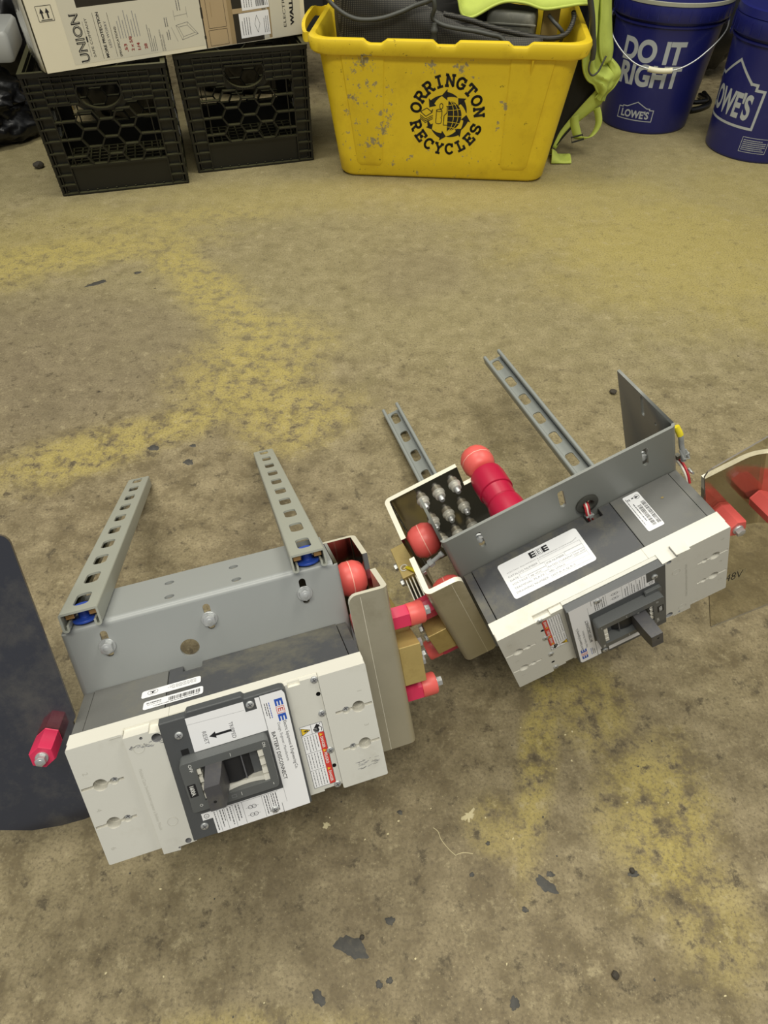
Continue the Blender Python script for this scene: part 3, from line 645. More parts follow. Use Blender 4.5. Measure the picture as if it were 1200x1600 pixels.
def bracket(root, org, is_right):
    P_='paint_shaded' if is_right else 'paint'; mb=MB(); t=3.0; x0,x1=-2.3,248.7; z0,z1=-63.8,179.5; y0=D_
    fp=Fr((0,y0,0),(1,0,0),(0,0,1),(0,1,0))
    slots=[obround(x,(z_a+z_b)/2,6.4,z_b-z_a) for x in (32,122.5,212) for z_a,z_b in ((144,170),(-54,-28))]
    R=5.0
    mb.plate(rrect(x0+R,z0,x1-R,z1-R,0),slots+[circ(98.8,132.0,8.6,28),circ(98.8,-16.0,8.6,28)],0,t,fp,P_)
    # flange with two pairs of holes
    ft=Fr((0,0,z1),(1,0,0),(0,1,0),(0,0,-1))
    mb.plate([(x0+R,y0+R),(x1-R,y0+R),(x1-R,161),(x0+R,161)],[circ(90,138,4.6,18),circ(92,102,4.6,18),circ(152.3,137,4.6,18),circ(153.8,101.5,4.6,18)],0,t,ft,P_)
    def bend(c,a0,a1,P,Q,N=6):
        rows=[]
        for i in range(N+1):
            a=radians(a0+(a1-a0)*i/N); rows.append([P(c,R,a),Q(c,R,a),Q(c,R-t,a),P(c,R-t,a)])
        mb.grid(rows,P_,closed_u=True)
    # fold front->flange (axis x)
    bend((y0+R,z1-R),180,90,lambda c,r,a:V3(x0+R,c[0]+r*cos(a),c[1]+r*sin(a)),lambda c,r,a:V3(x1-R,c[0]+r*cos(a),c[1]+r*sin(a)))
    # side bends (axis z)
    bend((x0+R,y0+R),270,180,lambda c,r,a:V3(c[0]+r*cos(a),c[1]+r*sin(a),z0),lambda c,r,a:V3(c[0]+r*cos(a),c[1]+r*sin(a),z1-R))
    bend((x1-R,y0+R),270,360,lambda c,r,a:V3(c[0]+r*cos(a),c[1]+r*sin(a),z0),lambda c,r,a:V3(c[0]+r*cos(a),c[1]+r*sin(a),z1-R))
    fw=Fr((x0,0,0),(0,1,0),(0,0,1),(1,0,0))
    mb.plate([(y0+R,z0),(186.7,z0),(186.7,z1-R),(y0+R,z1-R)],[obround(141,-47,5.2,28),circ(118,-40,1.8,12)],0,t,fw,P_)
    fw2=Fr((x1,0,0),(0,1,0),(0,0,1),(-1,0,0))
    mb.plate([(y0+R,z0),(151.5,z0),(151.5,z1-R),(y0+R,z1-R)],[obround(120,150,5.2,24)],0,t,fw2,P_)
    br=mb.build('mounting_bracket',root,org,smooth=30)
    if not is_right:
        for x in (32,122.6,212): 
            hex_bolt((x,y0,155.0),(0,-1,0),7.4,5.6,4.6,'flange_bolt',br,org)
    else:
        # bolt ends seen through the slots, rubber grommet
        for x in (212,32):
            hex_bolt((x,y0+t+5.5,-36),(0,-1,0),5.2,4.2,3.0,'flange_bolt',br,org)
        mb=MB(); f=Fr((98.8,y0,-16),(1,0,0),(0,0,1),(0,-1,0)); 
        prof=[(6.0,-4),(8.3,-4),(8.3,0),(12.2,0.2),(12.2,2.0),(10.6,3.2),(7.0,3.2),(6.0,2.0)]
        mb.lathe(prof+[prof[0]],f,28,'rubber',cap=False); o=mb.build('grommet',br,org,smooth=40); o['label']='black rubber grommet'
    return br

def strut(root, org, xc, m, is_right):
    sw,h,t=32.7,18.0,2.0; y0,y1=77.5,600.6; zt=179.5+h; zb=179.6
    mb=MB(); fw=Fr((0,0,zt),(1,0,0),(0,1,0),(0,0,-1))
    sl=[]
    for k in range(10):
        y=104.4+52.97*k
        if y+14<y1: sl.append(rrect(xc-6.6,y-14,xc+6.6,y+14,5.0,5))
    # the cut ends pass through a slot at the far end
    mb.plate([(xc-sw/2+2,y0),(xc+sw/2-2,y0),(xc+sw/2-2,y1),(xc-sw/2+2,y1)],sl,0,t,fw,m)
    for s in (-1,1):
        xo=xc+s*sw/2
        prof=[]
        for i in range(5): a=radians(90-90*i/4); prof.append((xo-s*2+s*2*cos(a),zt-2+2*sin(a)))
        # outer wall down, lip curls inwards and up
        cx,cz=xo-s*3.0,zb+3.0
        for i in range(9): a=radians(0-180*i/8); prof.append((cx+s*3.0*cos(a),cz+3.0*sin(a)))
        prof.append((xo-s*6.0,zb+6.5))
        inner=[]
        prof_in=[(xo-s*6.0+s*1.9,zb+6.5)]
        for i in range(9): a=radians(-180+180*i/8); prof_in.append((cx+s*1.1*cos(a),cz+1.1*sin(a)))
        prof_in.append((xo-s*1.9,zt-2.2)); prof_in.append((xo-s*2.2,zt-2.0))
        P=prof+prof_in
        rows=[[V3(x,y0,z) for x,z in P],[V3(x,y1,z) for x,z in P]]
        mb.grid(rows,m,closed_u=True)
        tr=tessellate_polygon([[Vector((x,z,0)) for x,z in P]])
        mb.add([V3(x,y0,z) for x,z in P],[tuple(q) for q in tr],m); mb.add([V3(x,y1,z) for x,z in P],[tuple(q) for q in tr],m)
    st=mb.build('strut_channel',root,org,smooth=30)
    if not is_right:
        mb=MB(); f=Fr((xc,95,zb+2.0),(1,0,0),(0,1,0),(0,0,1))
        mb.lathe([(11.2,0),(11.2,2.2),(5.2,3.2),(5.2,9.5),(8,12),(8,13.5)],f,24,'blue_plastic')
        mb.box(xc-13.4,86,zb+8.5,xc-6.2,101,zb+12.5,'brass_bright'); mb.box(xc+6.2,86,zb+8.5,xc+13.4,101,zb+12.5,'brass_bright')
        o=mb.build('strut_nut',st,org,smooth=40,bevel=0.3); o['label']='blue plastic strut nut with brass wings'
    return st
def buses(root, org, is_right):
    mz=W_ if is_right else None
    X0=246.5
    za,zb_=(-13,157) if not is_right else (16,169)
    zf=Fr((0,0,0),(1,0,0),(0,1,0),(0,0,1))
    def arc(cx,cy,r,a0,a1,n=6): return [(cx+r*cos(radians(a0+(a1-a0)*i/n)),cy+r*sin(radians(a0+(a1-a0)*i/n))) for i in range(n+1)]
    # front L-shaped bar: flange faces forward, web runs back
    mb=MB(); prof=[(277.5,47)]+arc(277.5,54,7,-90,0)[1:]+[(284.5,96),(279,96)]+arc(277.5,54,1.5,0,-90)
    mb.plate(prof,[],za,zb_,zf,'tin_edge','tin')
    fpl=Fr((0,47,0),(1,0,0),(0,0,1),(0,1,0))
    c=[(X0,za+4),(X0+4,za),(277.5,za),(277.5,zb_)]+([(X0+8*(1-sin(radians(t))),zb_-8*(1-cos(radians(t)))) for t in (0,22,45,67,90)])
    mb.plate(c,[],0,5.5,fpl,'tin','tin_edge')
    mb.box(X0+11,46.85,za,X0+11.4,47.1,zb_-3,'tin_edge')
    fbar=mb.build('front_bus_bar',root,org,smooth=35,mirror_z=mz)
    # rear bar: polished back plate with bolt field, web runs forward
    mb=MB(); prof=[(284.5,128),(284.5,184)]+arc(277.5,183.5,7,0,90)[1:]+[(277.5,185)]+arc(277.5,183.5,1.5,90,0)+[(279,128)]
    zt=162; zl=24
    mb.plate(prof,[],zl,zt,zf,'tin_edge','mirror')
    fbk=Fr((0,185,0),(1,0,0),(0,0,1),(0,1,0))
    mb.plate([(160,zl),(277.5,zl),(277.5,zt),(196,zt),(196,zt-33),(160,zt-33)],[],0,5.5,fbk,'mirror','tin_edge')
    rbar=mb.build('rear_bus_bar',root,org,smooth=35,mirror_z=mz)
    if is_right:
        for x in (206,226,245.5):
            for z in (138,97,56):
                mb=MB(); f=hexf((x,185,z),(0,-1,0))
                mb.lathe([(7.2,0),(7.2,1.2),(6.6,1.6),(6.2,2.0),(6.2,3.0),(5.9,3.4),(5.9,7.0),(5.2,7.6)],f,22,'steel_white')
                mb.lathe([(3.4,7.2),(3.4,8.0),(3.15,8.2),(3.4,8.5),(3.15,8.8),(3.4,9.1),(3.15,9.4),(3.4,9.8),(3.15,10.1),(3.4,10.5),(3.0,13.0),(2.4,13.8)],f,14,'zinc')
                mb.build('bus_bolt',rbar,org,smooth=35,mirror_z=mz)
    # insulators between bracket side and bars
    i1=insulator_barrel((248.9,135,136),(1,0,0),18.5,30.0,'insulator',root,org,mz)
    i2=insulator_barrel((248.9,76,114),(1,0,0),17.0,30.0,'insulator',root,org,mz)
    for z in (109,27):
        standoff((284.5,75,z),(1,0,0),11.4,35.0,'standoff_insulator',root,org,mz)
    # shunt: two brass blocks joined by resistance strips
    for y0,y1 in ((54,97),(137,184)):
        mb=MB(); mb.box(284.6,y0,46,306.5,y1,88,'brass'); bl=mb.build('shunt_block',root,org,bevel=0.7,mirror_z=mz)
        for y,z in (((73,78),(73,57)) if y0<100 else ((y0+11,66),(y1-11,66))): hex_bolt((306.5,y,z),(1,0,0),5.4,4.6,3.4,'block_bolt',bl,org,mz=mz)
    for k in range(5 if is_right else 3):
        mb=MB(); x=287+4.1*k; mb.box(x,97,50,x+1.3,137,84,'tin_edge'); mb.box(x+1.3,97,51,x+1.5,137,83.5,'black')
        mb.build('shunt_strip',root,org,mirror_z=mz)
    if is_right:
        o=screw_head((300,150,28.1),(0,0,-1),3.4,'terminal_screw',root,org,'line','brass'); o['label']='slotted brass screw on the shunt block'
        mb=MB(); mb.lathe([(4.6,0.2),(4.6,0.7)],hexf((300,150,28.1),(0,0,-1)),18,'steel_white'); mb.tube(catmull([(297,148,27),(292,141,25.5),(288,134,26),(286,124,30)],5),2.2,'heatshrink')
        o=mb.build('ring_terminal',root,org,smooth=40); o['label']='yellow sleeved ring terminal'
        # stacked crimson insulators between bracket and rear bar, coral one behind
        ax=(169.5,89.2,-13)
        f=hexf(ax,(0,1,0)); mb=MB()
        h0=0
        for k in range(2):
            h=h0+48*k
            mb.lathe([(15.8,h),(17.2,h+1.5),(17.8,h+14),(18.0,h+17)],f,30,'crimson',cap=True)
            mb.lathe([(18.6,h+17),(19.6,h+17.8),(19.7,h+38),(18.6,h+46),(15.8,h+47.8)],f,30,'crimson',cap=True)
        o=mb.build('rib_insulator',root,org,smooth=40); o['label']='stacked crimson ribbed insulators'
        o=insulator_barrel((169.5,190.6,-13),(0,1,0),18.6,33,'insulator',root,org)
        # grey stud with nut beside the coral insulator
        mb=MB(); a,b=Vector((252,92,-42)),Vector((281,90,-33)); d=(b-a).normalized(); f=hexf(a,d)
        mb.lathe([(3.1,0),(3.1,3),(2.3,4),(2.3,14)],f,12,'cable_grey'); mb.lathe([(4.2,13),(4.2,18)],f,6,'cable_grey'); mb.lathe([(2.4,18),(2.4,28)],f,12,'cable_grey')
        o=mb.build('support_stud',root,org,smooth=40); o['label']='grey plastic support stud'
        mb=MB(); mb.lathe([(4.2,0),(4.2,4)],hexf((276,100,-18),(1,0,0)),6,'zinc'); mb.lathe([(3.0,4),(3.0,9)],hexf((276,100,-18),(1,0,0)),12,'zinc'); mb.build('bus_bolt',fbar,org,smooth=35)
    return fbar,rbar

def shield_left(root, org):
    mb=MB(); f=Fr((0,40,0),(1,0,0),(0,0,1),(0,1,0))
    pts=[(-0.8,34),(-0.8,116),(2.2,120),(3.2,278)]+[(-5+8*cos(radians(a)),278+8*sin(radians(a))) for a in (20,45,70,90)]+[(-260,300),(-260,60)]+[(-85,36.5),(-62,26.5),(-40,22.5),(-20,21.5),(-8,23),(-3,27)]
    mb.plate(pts,[],0,3.0,f,'acrylic_dark_refl','acrylic_edge')
    p=mb.build('shield_panel',root,org); p['label']='acrylic shield panel with a dark reflection in its colour'
    standoff((-21.8,40,108.5),(0,-1,0),9.6,27,'standoff_insulator',root,org,order=('magenta','magenta'),hexes=(True,True),split=0.06)
    standoff((-21.8,43.1,108.5),(0,1,0),9.6,24,'standoff_insulator',root,org,order=('coral','coral'),hexes=(True,True),bolt=False,split=0.06)  # coral body added behind the sheet, standing for the front standoff's reflection

def shield_right(root, org):
    # polished side bar with a forward curve at its outer end
    zf=Fr((0,0,0),(1,0,0),(0,1,0),(0,0,1)); mb=MB()
    out=[(-3,44)]; inn=[(-3,49.2)]
    for i in range(13):
        a=radians(90+75*i/12); cx,cy=-44,4
        out.append((cx+40*cos(a),cy+40*sin(a))); inn.append((cx+45.2*cos(a),cy+45.2*sin(a)))
    e0=out[-1]; e1=inn[-1]; d=Vector((-sin(radians(75)),-cos(radians(75))*1.0))
    mb.plate(out+list(reversed(inn)),[],-24,92,zf,'tin_edge','bar_polish')
    sb=mb.build('side_bus_bar',root,org,smooth=35); sb['label']='polished tin bar with pale curved top edge'
    for x,z,y in ((-19.0,37,43.9),(-60,43,40.0)):
        standoff((x,y,z),(0,-1,0),10.6,30,'standoff_insulator',root,org,order=('coral','coral'),hexes=(True,True),split=0.06)
    mb=MB(); f=Fr((0,39,0),(1,0,0),(0,0,1),(0,1,0))
    pts=[(0.5,-34),(-3,-39.5),(-8,-41.2),(-200,-63),(-200,318),(-98,311),(-16,296.5),(-14,293)]
    mb.plate(pts,[],0,1.6,f,'acrylic','acrylic_edge')
    p=mb.build('shield_panel',root,org); p['label']='clear acrylic shield panel'
    fp=Fr((0,38.8,0),(-1,0,0),(0,0,-1),(0,-1,0)); mb=MB()
    a=radians(16); fp=Fr((-28.5,38.8,190.5),(-cos(a),0,-0.0+sin(a)),(-0.0*1,0,-1),(0,-1,0))
    mb.poly([(0,-3),(27,-3),(29,18),(1,21)],fp,0.02,'tape_clear')
    text(mb,'48V',fp,1.5,1.0,24,17,'ink',0.08,bold=-0.004,shear=0.12)
    o=mb.build('voltage_label',p,org,fixn=False); o['label']='clear tape label reading 48V'

def wires_right(root, org):
    def tb(name,pts,r,m,label,n=8):
        mb=MB(); mb.tube(catmull(pts,6),r,m,n); o=mb.build(name,root,org,smooth=60); o['label']=label; return o
    tb('sense_cable',[(-8,96,-50),(-8.5,90,-40),(-8,88,-30),(-7,84,-20),(-6,82,-12)],2.6,'cable_grey','grey sense cable at the bracket edge')
    tb('heat_shrink',[(-7.2,95,-51),(-8.2,92,-45),(-8.5,90.5,-41)],3.2,'heatshrink','yellow heat shrink sleeve')
    mb=MB(); mb.tube([(-11,86,-22),(-5,86,-25),(-5,80,-17),(-11,80,-14)],1.3,'cable_grey',6,closed=True); mb.box(-13,82,-19,-9,87,-14,'cable_grey'); mb.box(-8.5,90,-11,-4.5,95,-6,'box_dark')
    o=mb.build('cable_tie',root,org); o['label']='grey cable tie'
    tb('sense_wire',[(-4,98,-6),(-8,93,-3),(-8.5,85,0),(-7.5,77,5),(-5,70,12)],1.4,'wire_red','thin red wire')
    tb('sense_wire',[(-3,97,-4),(-6,91,-1),(-6.3,84,2),(-5.5,77,7),(-4,71,13)],1.4,'wire_white','thin white wire')
    tb('terminal_pin',[(-10,80,1),(-11,76,4),(-11,73,3)],1.4,'zinc','small metal pin')
    for dx,m_ in ((-1.6,'wire_red'),(0.2,'wire_white'),(1.8,'wire_red')):
        tb('control_wire',[(99+dx,92,-18),(100.5+dx,82.5,-16),(101.5+dx,79.5,-8),(100.5+dx,79.5,2),(99+dx,81,9)],1.15,m_,'red and white twisted wires' if dx<0 else 'wire through the grommet',6)
    mb=MB(); mb.tube([(97,78,-4),(104.5,78,-4.5),(104.5,81.5,-3),(97,81.5,-2.5)],1.2,'cable_grey',6,closed=True); mb.box(98,76.6,-6,102,78.6,-1.5,'cable_grey')
    o=mb.build('cable_tie',root,org); o['label']='grey cable tie on the grommet wires'

def stickers(base, org, is_right):
    mb=MB()
    if not is_right:
        f=F_top
        mb.poly(rrect(-105,-58.0,-54,-46.0,2.5),f,0.0,'paper')
        mb.plate(circ(-63.5,-53.0,4.6,24,3.9),[circ(-63.5,-53.0,4.3,24,3.6)],0.12,0.05,f,'ink'); rect(mb,f,-65.8,-54.6,-61.2,-53.4,'ink',0.12); rect(mb,f,-64.2,-53.4,-62.8,-50.8,'ink',0.12); rect(mb,f,-65.6,-51.4,-61.4,-50.8,'ink',0.12)
        for j in range(3): fuzz_lines(mb,f,-101,-51.0-j*2.2,-76 if j else -80,1,2,0.8,'ink_soft',400+j)
        o=mb.build('approval_sticker',base,org,fixn=False); o['label']='white strip with a round approval mark, upside down'
        mb=MB(); mb.poly(rrect(-107.2,-39.4,-57,-26.6,2.5),f,0.0,'paper')
        rnd=random.Random(5); x=-104.5
        while x<-78:
            w_=rnd.uniform(0.3,0.9); rect(mb,f,x,-36.5,x+w_,-30.8,'ink',0.12); x+=w_+rnd.uniform(0.25,0.7)
        fuzz_lines(mb,f,-104,-29.6,-66,1,2,0.9,'ink_mid',410); text(mb,'SIEMENS',f,-72,-36.5,12.5,2.0,'ink',0.12,bold=0.02); fuzz_lines(mb,f,-72,-33,-60,1,2,0.7,'ink_soft',411)
        o=mb.build('barcode_sticker',base,org,fixn=False); o['label']='white strip with barcode, upside down'
    else:
        f=F_bot
        mb.poly(rrect(-208.7,31.8,-119.4,76.6,3),f,0.0,'paper')
        x0=-174.3
        for k in range(3):
            a=x0+k*7.2
            if k!=1: mb.poly([(a,66.4),(a+6.4,66.4),(a+6.4,68.1),(a+2.3,68.1),(a+2.3,69.1),(a+6.4,69.1),(a+6.4,70.8),(a+2.3,70.8),(a+2.3,71.9),(a+6.4,71.9),(a+6.4,73.8),(a,73.8)],f,0.12,'ink')
            else:
                frame_lines(mb,f,a+0.2,66.5,a+6.3,73.6,0.35,'ink',0.12)
                for b in (67.6,69.8,71.9): rect(mb,f,a+1.7,b,a+4.8,b+0.7,'ink_mid',0.12)
                rect(mb,f,a+1.7,67.6,a+2.4,72.6,'ink_mid',0.12)
        text(mb,'ELECTRIC EQUIPMENT & ENGINEERING COMPANY',f,-203,62.6,74,1.2,'ink_soft',0.12)
        rows=[('CATALOG NUMBER',57.2,-204,33,-169),('DATE',52.2,-204,9.5,-193),('VOLTAGE',47.2,-204,17,-185.5),('TERMINAL PLATE',42.0,-204,33,-169.5),('DRAWING NUMBER',36.8,-204,35,-167.5)]
        for s_,y,xx,wd,bx in rows: text(mb,s_,f,xx,y,wd,2.4,'ink_soft',0.12)
        for (x0,y0,x1,y1) in ((-169,56.2,-123,61.0),(-193,51.2,-165,55.8),(-185.5,46.2,-165,50.8),(-169.5,41.0,-123,45.6),(-143,51.2,-123,55.8),(-136,46.2,-123,50.8)): frame_lines(mb,f,x0,y0,x1,y1,0.22,'ink_soft',0.12)
        text(mb,'JOB NUMBER',f,-164,52.2,20,2.4,'ink_soft',0.12); text(mb,'RATED CURRENT',f,-164,47.2,27,2.4,'ink_soft',0.12)
        text(mb,'48 VDC',f,-184,47.2,13,2.2,'ink_soft',0.12); text(mb,'1600 AMP',f,-135.4,47.2,11.8,2.0,'ink_soft',0.12); text(mb,'480 VMAX',f,-166,42.0,18,2.2,'ink_soft',0.12)
        text(mb,'1607-B-A-Q-R-S',f,-166,36.8,26,2.2,'ink_soft',0.12)
        line(mb,f,-167,35.6,-123,35.6,0.22,'ink_soft',0.12); line(mb,f,-130,63,-124,65.2,0.3,'ink_mid',0.12)
        o=mb.build('rating_sticker',base,org,fixn=False); o['label']='large white rating sticker with black EEE letters'
        mb=MB(); fb=Fr((0,0,0),(0,-1,0),(-1,0,0),(0,0,-1)) # reads front to back; a=-y, b=-x
        mb.poly(rrect(-82.4,-62.9,-33.8,-45.6,1.8),fb,0.0,'paper')
        rnd=random.Random(9)
        for b0 in (-55.5,-50.3):
            a=-66 if b0<-52 else -69
            while a<-38:
                w_=rnd.uniform(0.35,0.8); rect(mb,fb,a,b0,a+w_,b0+4.0,'ink',0.12); a+=w_+rnd.uniform(0.3,0.8)
        fuzz_lines(mb,fb,-79,-61.4,-42,1,2,0.8,'ink_soft',420); fuzz_lines(mb,fb,-70,-58,-38,1,2,0.9,'ink_mid',421); fuzz_lines(mb,fb,-62,-47.3,-38,1,2,0.7,'ink_soft',422)
        mb.plate(circ(-76.5,-49.8,2.7,20),[circ(-76.5,-49.8,2.3,20)],0.12,0.05,fb,'ink'); mb.poly([(-78,-51.5),(-76.5,-48),(-75,-51.5)],fb,0.12,'ink'); rect(mb,fb,-77.6,-55.5,-76.2,-53.4,'ink',0.12); fuzz_lines(mb,fb,-77.6,-58.5,-74.5,2,1.6,0.9,'ink_mid',423)
        o=mb.build('barcode_sticker',base,org,fixn=False); o['label']='white sticker with two rows of barcode'
        mb=MB(); mb.poly(circ(-30.5,62,1.5,12,1.1),F_bot,0.02,'tan'); mb.build('paint_fleck',base,org,fixn=False)

CL=Vector((121.971,0,58.0433)); ORG=Vector((121.971,86.0,-63.8))
POSE={False:(Matrix(((0.954145,-0.248731,-0.166556),(0.299165,0.811672,0.501686),(0.010404,-0.528509,0.848864))),Vector((-123.598,200.091,212.049)),0.9955),
      True:(Matrix(((-0.891033,-0.296723,0.343533),(-0.299412,0.952988,0.046538),(-0.341192,-0.061391,-0.937987))),Vector((236.287,355.076,196.385)),0.9866)}
def unit(is_right,label):
    R,t,k=POSE[is_right]; camp=Vector((0,0,763.93))
    t=camp+(t+R@(ORG-CL)-camp)*k
    mw=Matrix.Translation(t*0.001)@R.to_4x4()@Matrix.Diagonal((k,k,k,1))
    root=empty('battery_disconnect',mw=mw); tag(root,label,'switchgear')
    base,cov,fr=breaker(root,ORG,is_right); stickers(base,ORG,is_right)
    br=bracket(root,ORG,is_right)
    for xc in (20.4,222.1): strut(root,ORG,xc,'strut_dark' if is_right else 'strut',is_right)
    buses(root,ORG,is_right)
    if is_right: shield_right(root,ORG); wires_right(root,ORG)
    else: shield_left(root,ORG)
    return root
unit(False,'white battery disconnect switch leaning back on two slotted grey rails, arrow label above its lever')
unit(True,'white battery disconnect switch with large EEE sticker on top and clear 48V shield')
def bin_material():
    m=bpy.data.materials.new('scuffed_yellow_plastic'); m.use_nodes=True; nt=m.node_tree; b=nt.nodes['Principled BSDF']
    tc=nt.nodes.new('ShaderNodeTexCoord'); pos=tc.outputs['Object']
    sx=nt.nodes.new('ShaderNodeSeparateXYZ'); nt.links.new(pos,sx.inputs[0]); cb=nt.nodes.new('ShaderNodeCombineXYZ'); nt.links.new(sx.outputs[0],cb.inputs[0]); nt.links.new(sx.outputs[2],cb.inputs[1])
    base=_mix(nt,_noise(nt,pos,6,5),lin('#ddbd22'),lin('#e8cb2a'))
    wob=mathn(nt,'MULTIPLY',mathn(nt,'SUBTRACT',_noise(nt,pos,12,6),0.5),1.2)
    z=blobs_mask(nt,cb.outputs[0],[(-0.20,0.23,0.06,0.08,0,1),(-0.17,0.14,0.05,0.09,0,0.9),(-0.235,0.13,0.03,0.12,0,0.8),(-0.05,0.27,0.04,0.03,0,0.9),(0.045,0.27,0.04,0.035,0,0.9),
                          (0.15,0.17,0.012,0.07,0,0.9),(-0.06,0.05,0.07,0.04,20,0.55),(0.05,0.04,0.09,0.04,0,0.45),(-0.20,0.06,0.10,0.05,0,0.5)],wob,0.5)
    n1=_noise(nt,pos,42,8,0.72)
    thr=mathn(nt,'ADD',n1,mathn(nt,'MULTIPLY',mathn(nt,'SUBTRACT',z,1.0),0.14))
    sc=_ramp(nt,thr,[(0.535,0),(0.565,1)])
    sc=mathn(nt,'MULTIPLY',sc,_ramp(nt,z,[(0.02,0),(0.3,1)]))
    base=_mix(nt,mathn(nt,'MULTIPLY',sc,0.9),base,_mix(nt,_noise(nt,pos,120,3),lin('#6f6a52'),lin('#a69d86')))
    n2=_noise(nt,pos,75,6,0.7); fl_=_ramp(nt,n2,[(0.65,0),(0.68,1)]); base=_mix(nt,mathn(nt,'MULTIPLY',fl_,0.75),base,lin('#5e521c'))
    n3=_noise(nt,pos,14,8,0.7); gr=_ramp(nt,n3,[(0.5,0),(0.8,0.5)]); base=_mix(nt,gr,base,lin('#b9951c'))
    nt.links.new(base,b.inputs['Base Color']); b.inputs['Roughness'].default_value=0.42
    return m
M['bin']=bin_material()
# ------------------------------------------------------------------ milk crates
def crate_wall(wt,wb_,h):
    """one wall in x-z, outside faces -y, thickness inward; wt/wb_ half widths top/bottom"""
    mb=MB(); c='crate'
    def X(x,z): return x*(wb_+(wt-wb_)*z/h)/wt
    fr=Fr((0,0,0),(1,0,0),(0,0,1),(0,1,0))
    T=7.0
    cw=42.0
    # corner panels with ledges
    for s in (-1,1):
        p=[(X(s*wt,0),0),(X(s*wt,h),h-10),(X(s*(wt-cw),h),h-10),(X(s*(wt-cw),0),0)]
        mb.plate(p,[],9,12,fr,c)
        for z in (4,26,50,76,104,132,160,186,208,226,242,256):
            a,b=sorted((X(s*(wt-1),z),X(s*(wt-cw+1),z))); mb.box(a,-2.5,z-1.6,b,9.5,z+1.6,c)
        a=X(s*(wt-cw),0); 
        mb.bar((X(s*(wt-cw),2),2,2),(X(s*(wt-cw),h-12),2,h-12),3.4,7,(0,1,0),c)
        mb.bar((X(s*(wt-1.5),2),2,2),(X(s*(wt-1.5),h-12),2,h-12),3.4,7,(0,1,0),c)
    xi=wt-cw
    # bottom band
    mb.plate([(X(-xi,0),0),(X(xi,0),0),(X(xi,70),70),(X(-xi,70),70)],[],7,10,fr,c)
    mb.box(X(-xi,0),-2.5,0,X(xi,0),9,5,c); mb.box(X(-xi,70),-2.5,68,X(xi,70),9,72,c)
    # top band, cut away round the hand hole
    hole=[]
    for i in range(25):
        t=pi+pi*i/24; hole.append((52*cos(t)*(1 if True else 1),232+34*sin(t)))
    hole=[(-52,240)]+hole+[(52,240),(48,250),(-48,250)]
    band=[(-xi,212),(-66,212),(-60,206),(-40,192),(40,192),(60,206),(66,212),(xi,212),(xi,h-10),(-xi,h-10)]
    mb.plate([(X(a,b),b) for a,b in band],[[(X(a,b),b) for a,b in hole]],7,10,fr,c)
    n=len(hole)
    for i in range(n):
        a,b=hole[i],hole[(i+1)%n]; mb.bar((a[0],4.0,a[1]),(b[0],4.0,b[1]),3.2,13,(0,1,0),c)
    for z in (212,230,244,258,270):
        for a,b in ((-xi,-54),(54,xi)) if z<252 else ((-xi,xi),): mb.box(X(a,z),-2.5,z-1.4,X(b,z),7.5,z+1.4,c)
    for x in (-102,-78,-54,54,78,102): mb.box(x-1.1,-1.5,212,x+1.1,7.5,h-8,c)
    for x in (-26,0,26): mb.box(x-1.1,-1.5,252,x+1.1,7.5,h-8,c)
    # honeycomb
    dx,vy=46.0,41.0; seen=set()
    def seg(a,b,d=13,w_=3.2):
        k=(round((a[0]+b[0])),round((a[1]+b[1])))
        if k in seen: return
        seen.add(k); mb.bar((X(a[0],a[1]),d/2-3,a[1]),(X(b[0],b[1]),d/2-3,b[1]),w_,d,(0,1,0),c)
    hw=29.5; he=dx-hw  # half widths of flat and of slanted part
    cols=[-92,-46,0,46,92]
    for ci,x in enumerate(cols):
        off=0 if ci%2==0 else vy/2
        z=72+off
        while z<215:
            r=18.0
            pts=[(x-he,z-vy/2),(x+he,z-vy/2),(x+hw,z),(x+he,z+vy/2),(x-he,z+vy/2),(x-hw,z)]
            for i in range(6):
                a,b=pts[i],pts[(i+1)%6]; mz_=(a[1]+b[1])/2; mx=(a[0]+b[0])/2
                if min(a[1],b[1])<68 or max(a[1],b[1])>214: continue
                if abs(mx)<44 and max(a[1],b[1])>200: continue
                if abs(mx)>86: continue
                seg(a,b)
            z+=vy
    for s in (-1,1):
        for k in range(4):
            z=92.5+vy*k; seg((s*(92-he),z-0.0),(s*xi,z))
        mb.box(s*108-1.2,2,72,s*108+1.2,9,212,c)
    # rolled rim
    mb.box(-wt-1,-3,h-10,wt+1,6,h-3,c); mb.box(-wt-1,-3.5,h-3,wt+1,8,h,c)
    return mb
def crate(x,y,yaw,label):
    wt,wb_,h=168.0,164.5,284.0
    root=empty('milk_crate',(x,y,0),yaw); tag(root,label,'crate',None)
    wall=crate_wall(wt,wb_,h)
    first=None
    for k in range(4):
        if first is None: o=first=wall.build('crate_wall',root)
        else: o=first.copy(); COL.objects.link(o); o.parent=root
        a=k*pi/2; o.matrix_local=Matrix.Rotation(a,4,'Z')@Matrix.Translation((0,-wb_*0.001-0.0,0))@Matrix.Rotation(radians(-math.degrees(math.atan((wt-wb_)/h))*-1),4,'X')
    mb=MB()
    for i in range(-6,7):
        mb.box(i*25-2,-wb_+3,2,i*25+2,wb_-3,9,'crate'); mb.box(-wb_+3,i*25-2,2,wb_-3,i*25+2,9,'crate')
    mb.build('crate_floor',root)
    for sx in (-1,1):
        for sy in (-1,1):
            mb=MB(); rows=[]
            for z,w_ in ((0,wb_),(h,wt)): rows.append([V3(sx*(w_-2),sy*(w_+0.5),z),V3(sx*(w_+0.5),sy*(w_-2),z),V3(sx*(w_-9),sy*(w_-9),z)])
            mb.grid(rows,'crate',closed_u=True); mb.build('corner_post',root)
    return root
crate(-736.0,1991.0,0.2502,'black milk crate under the left end of the carton, front-most of the two')
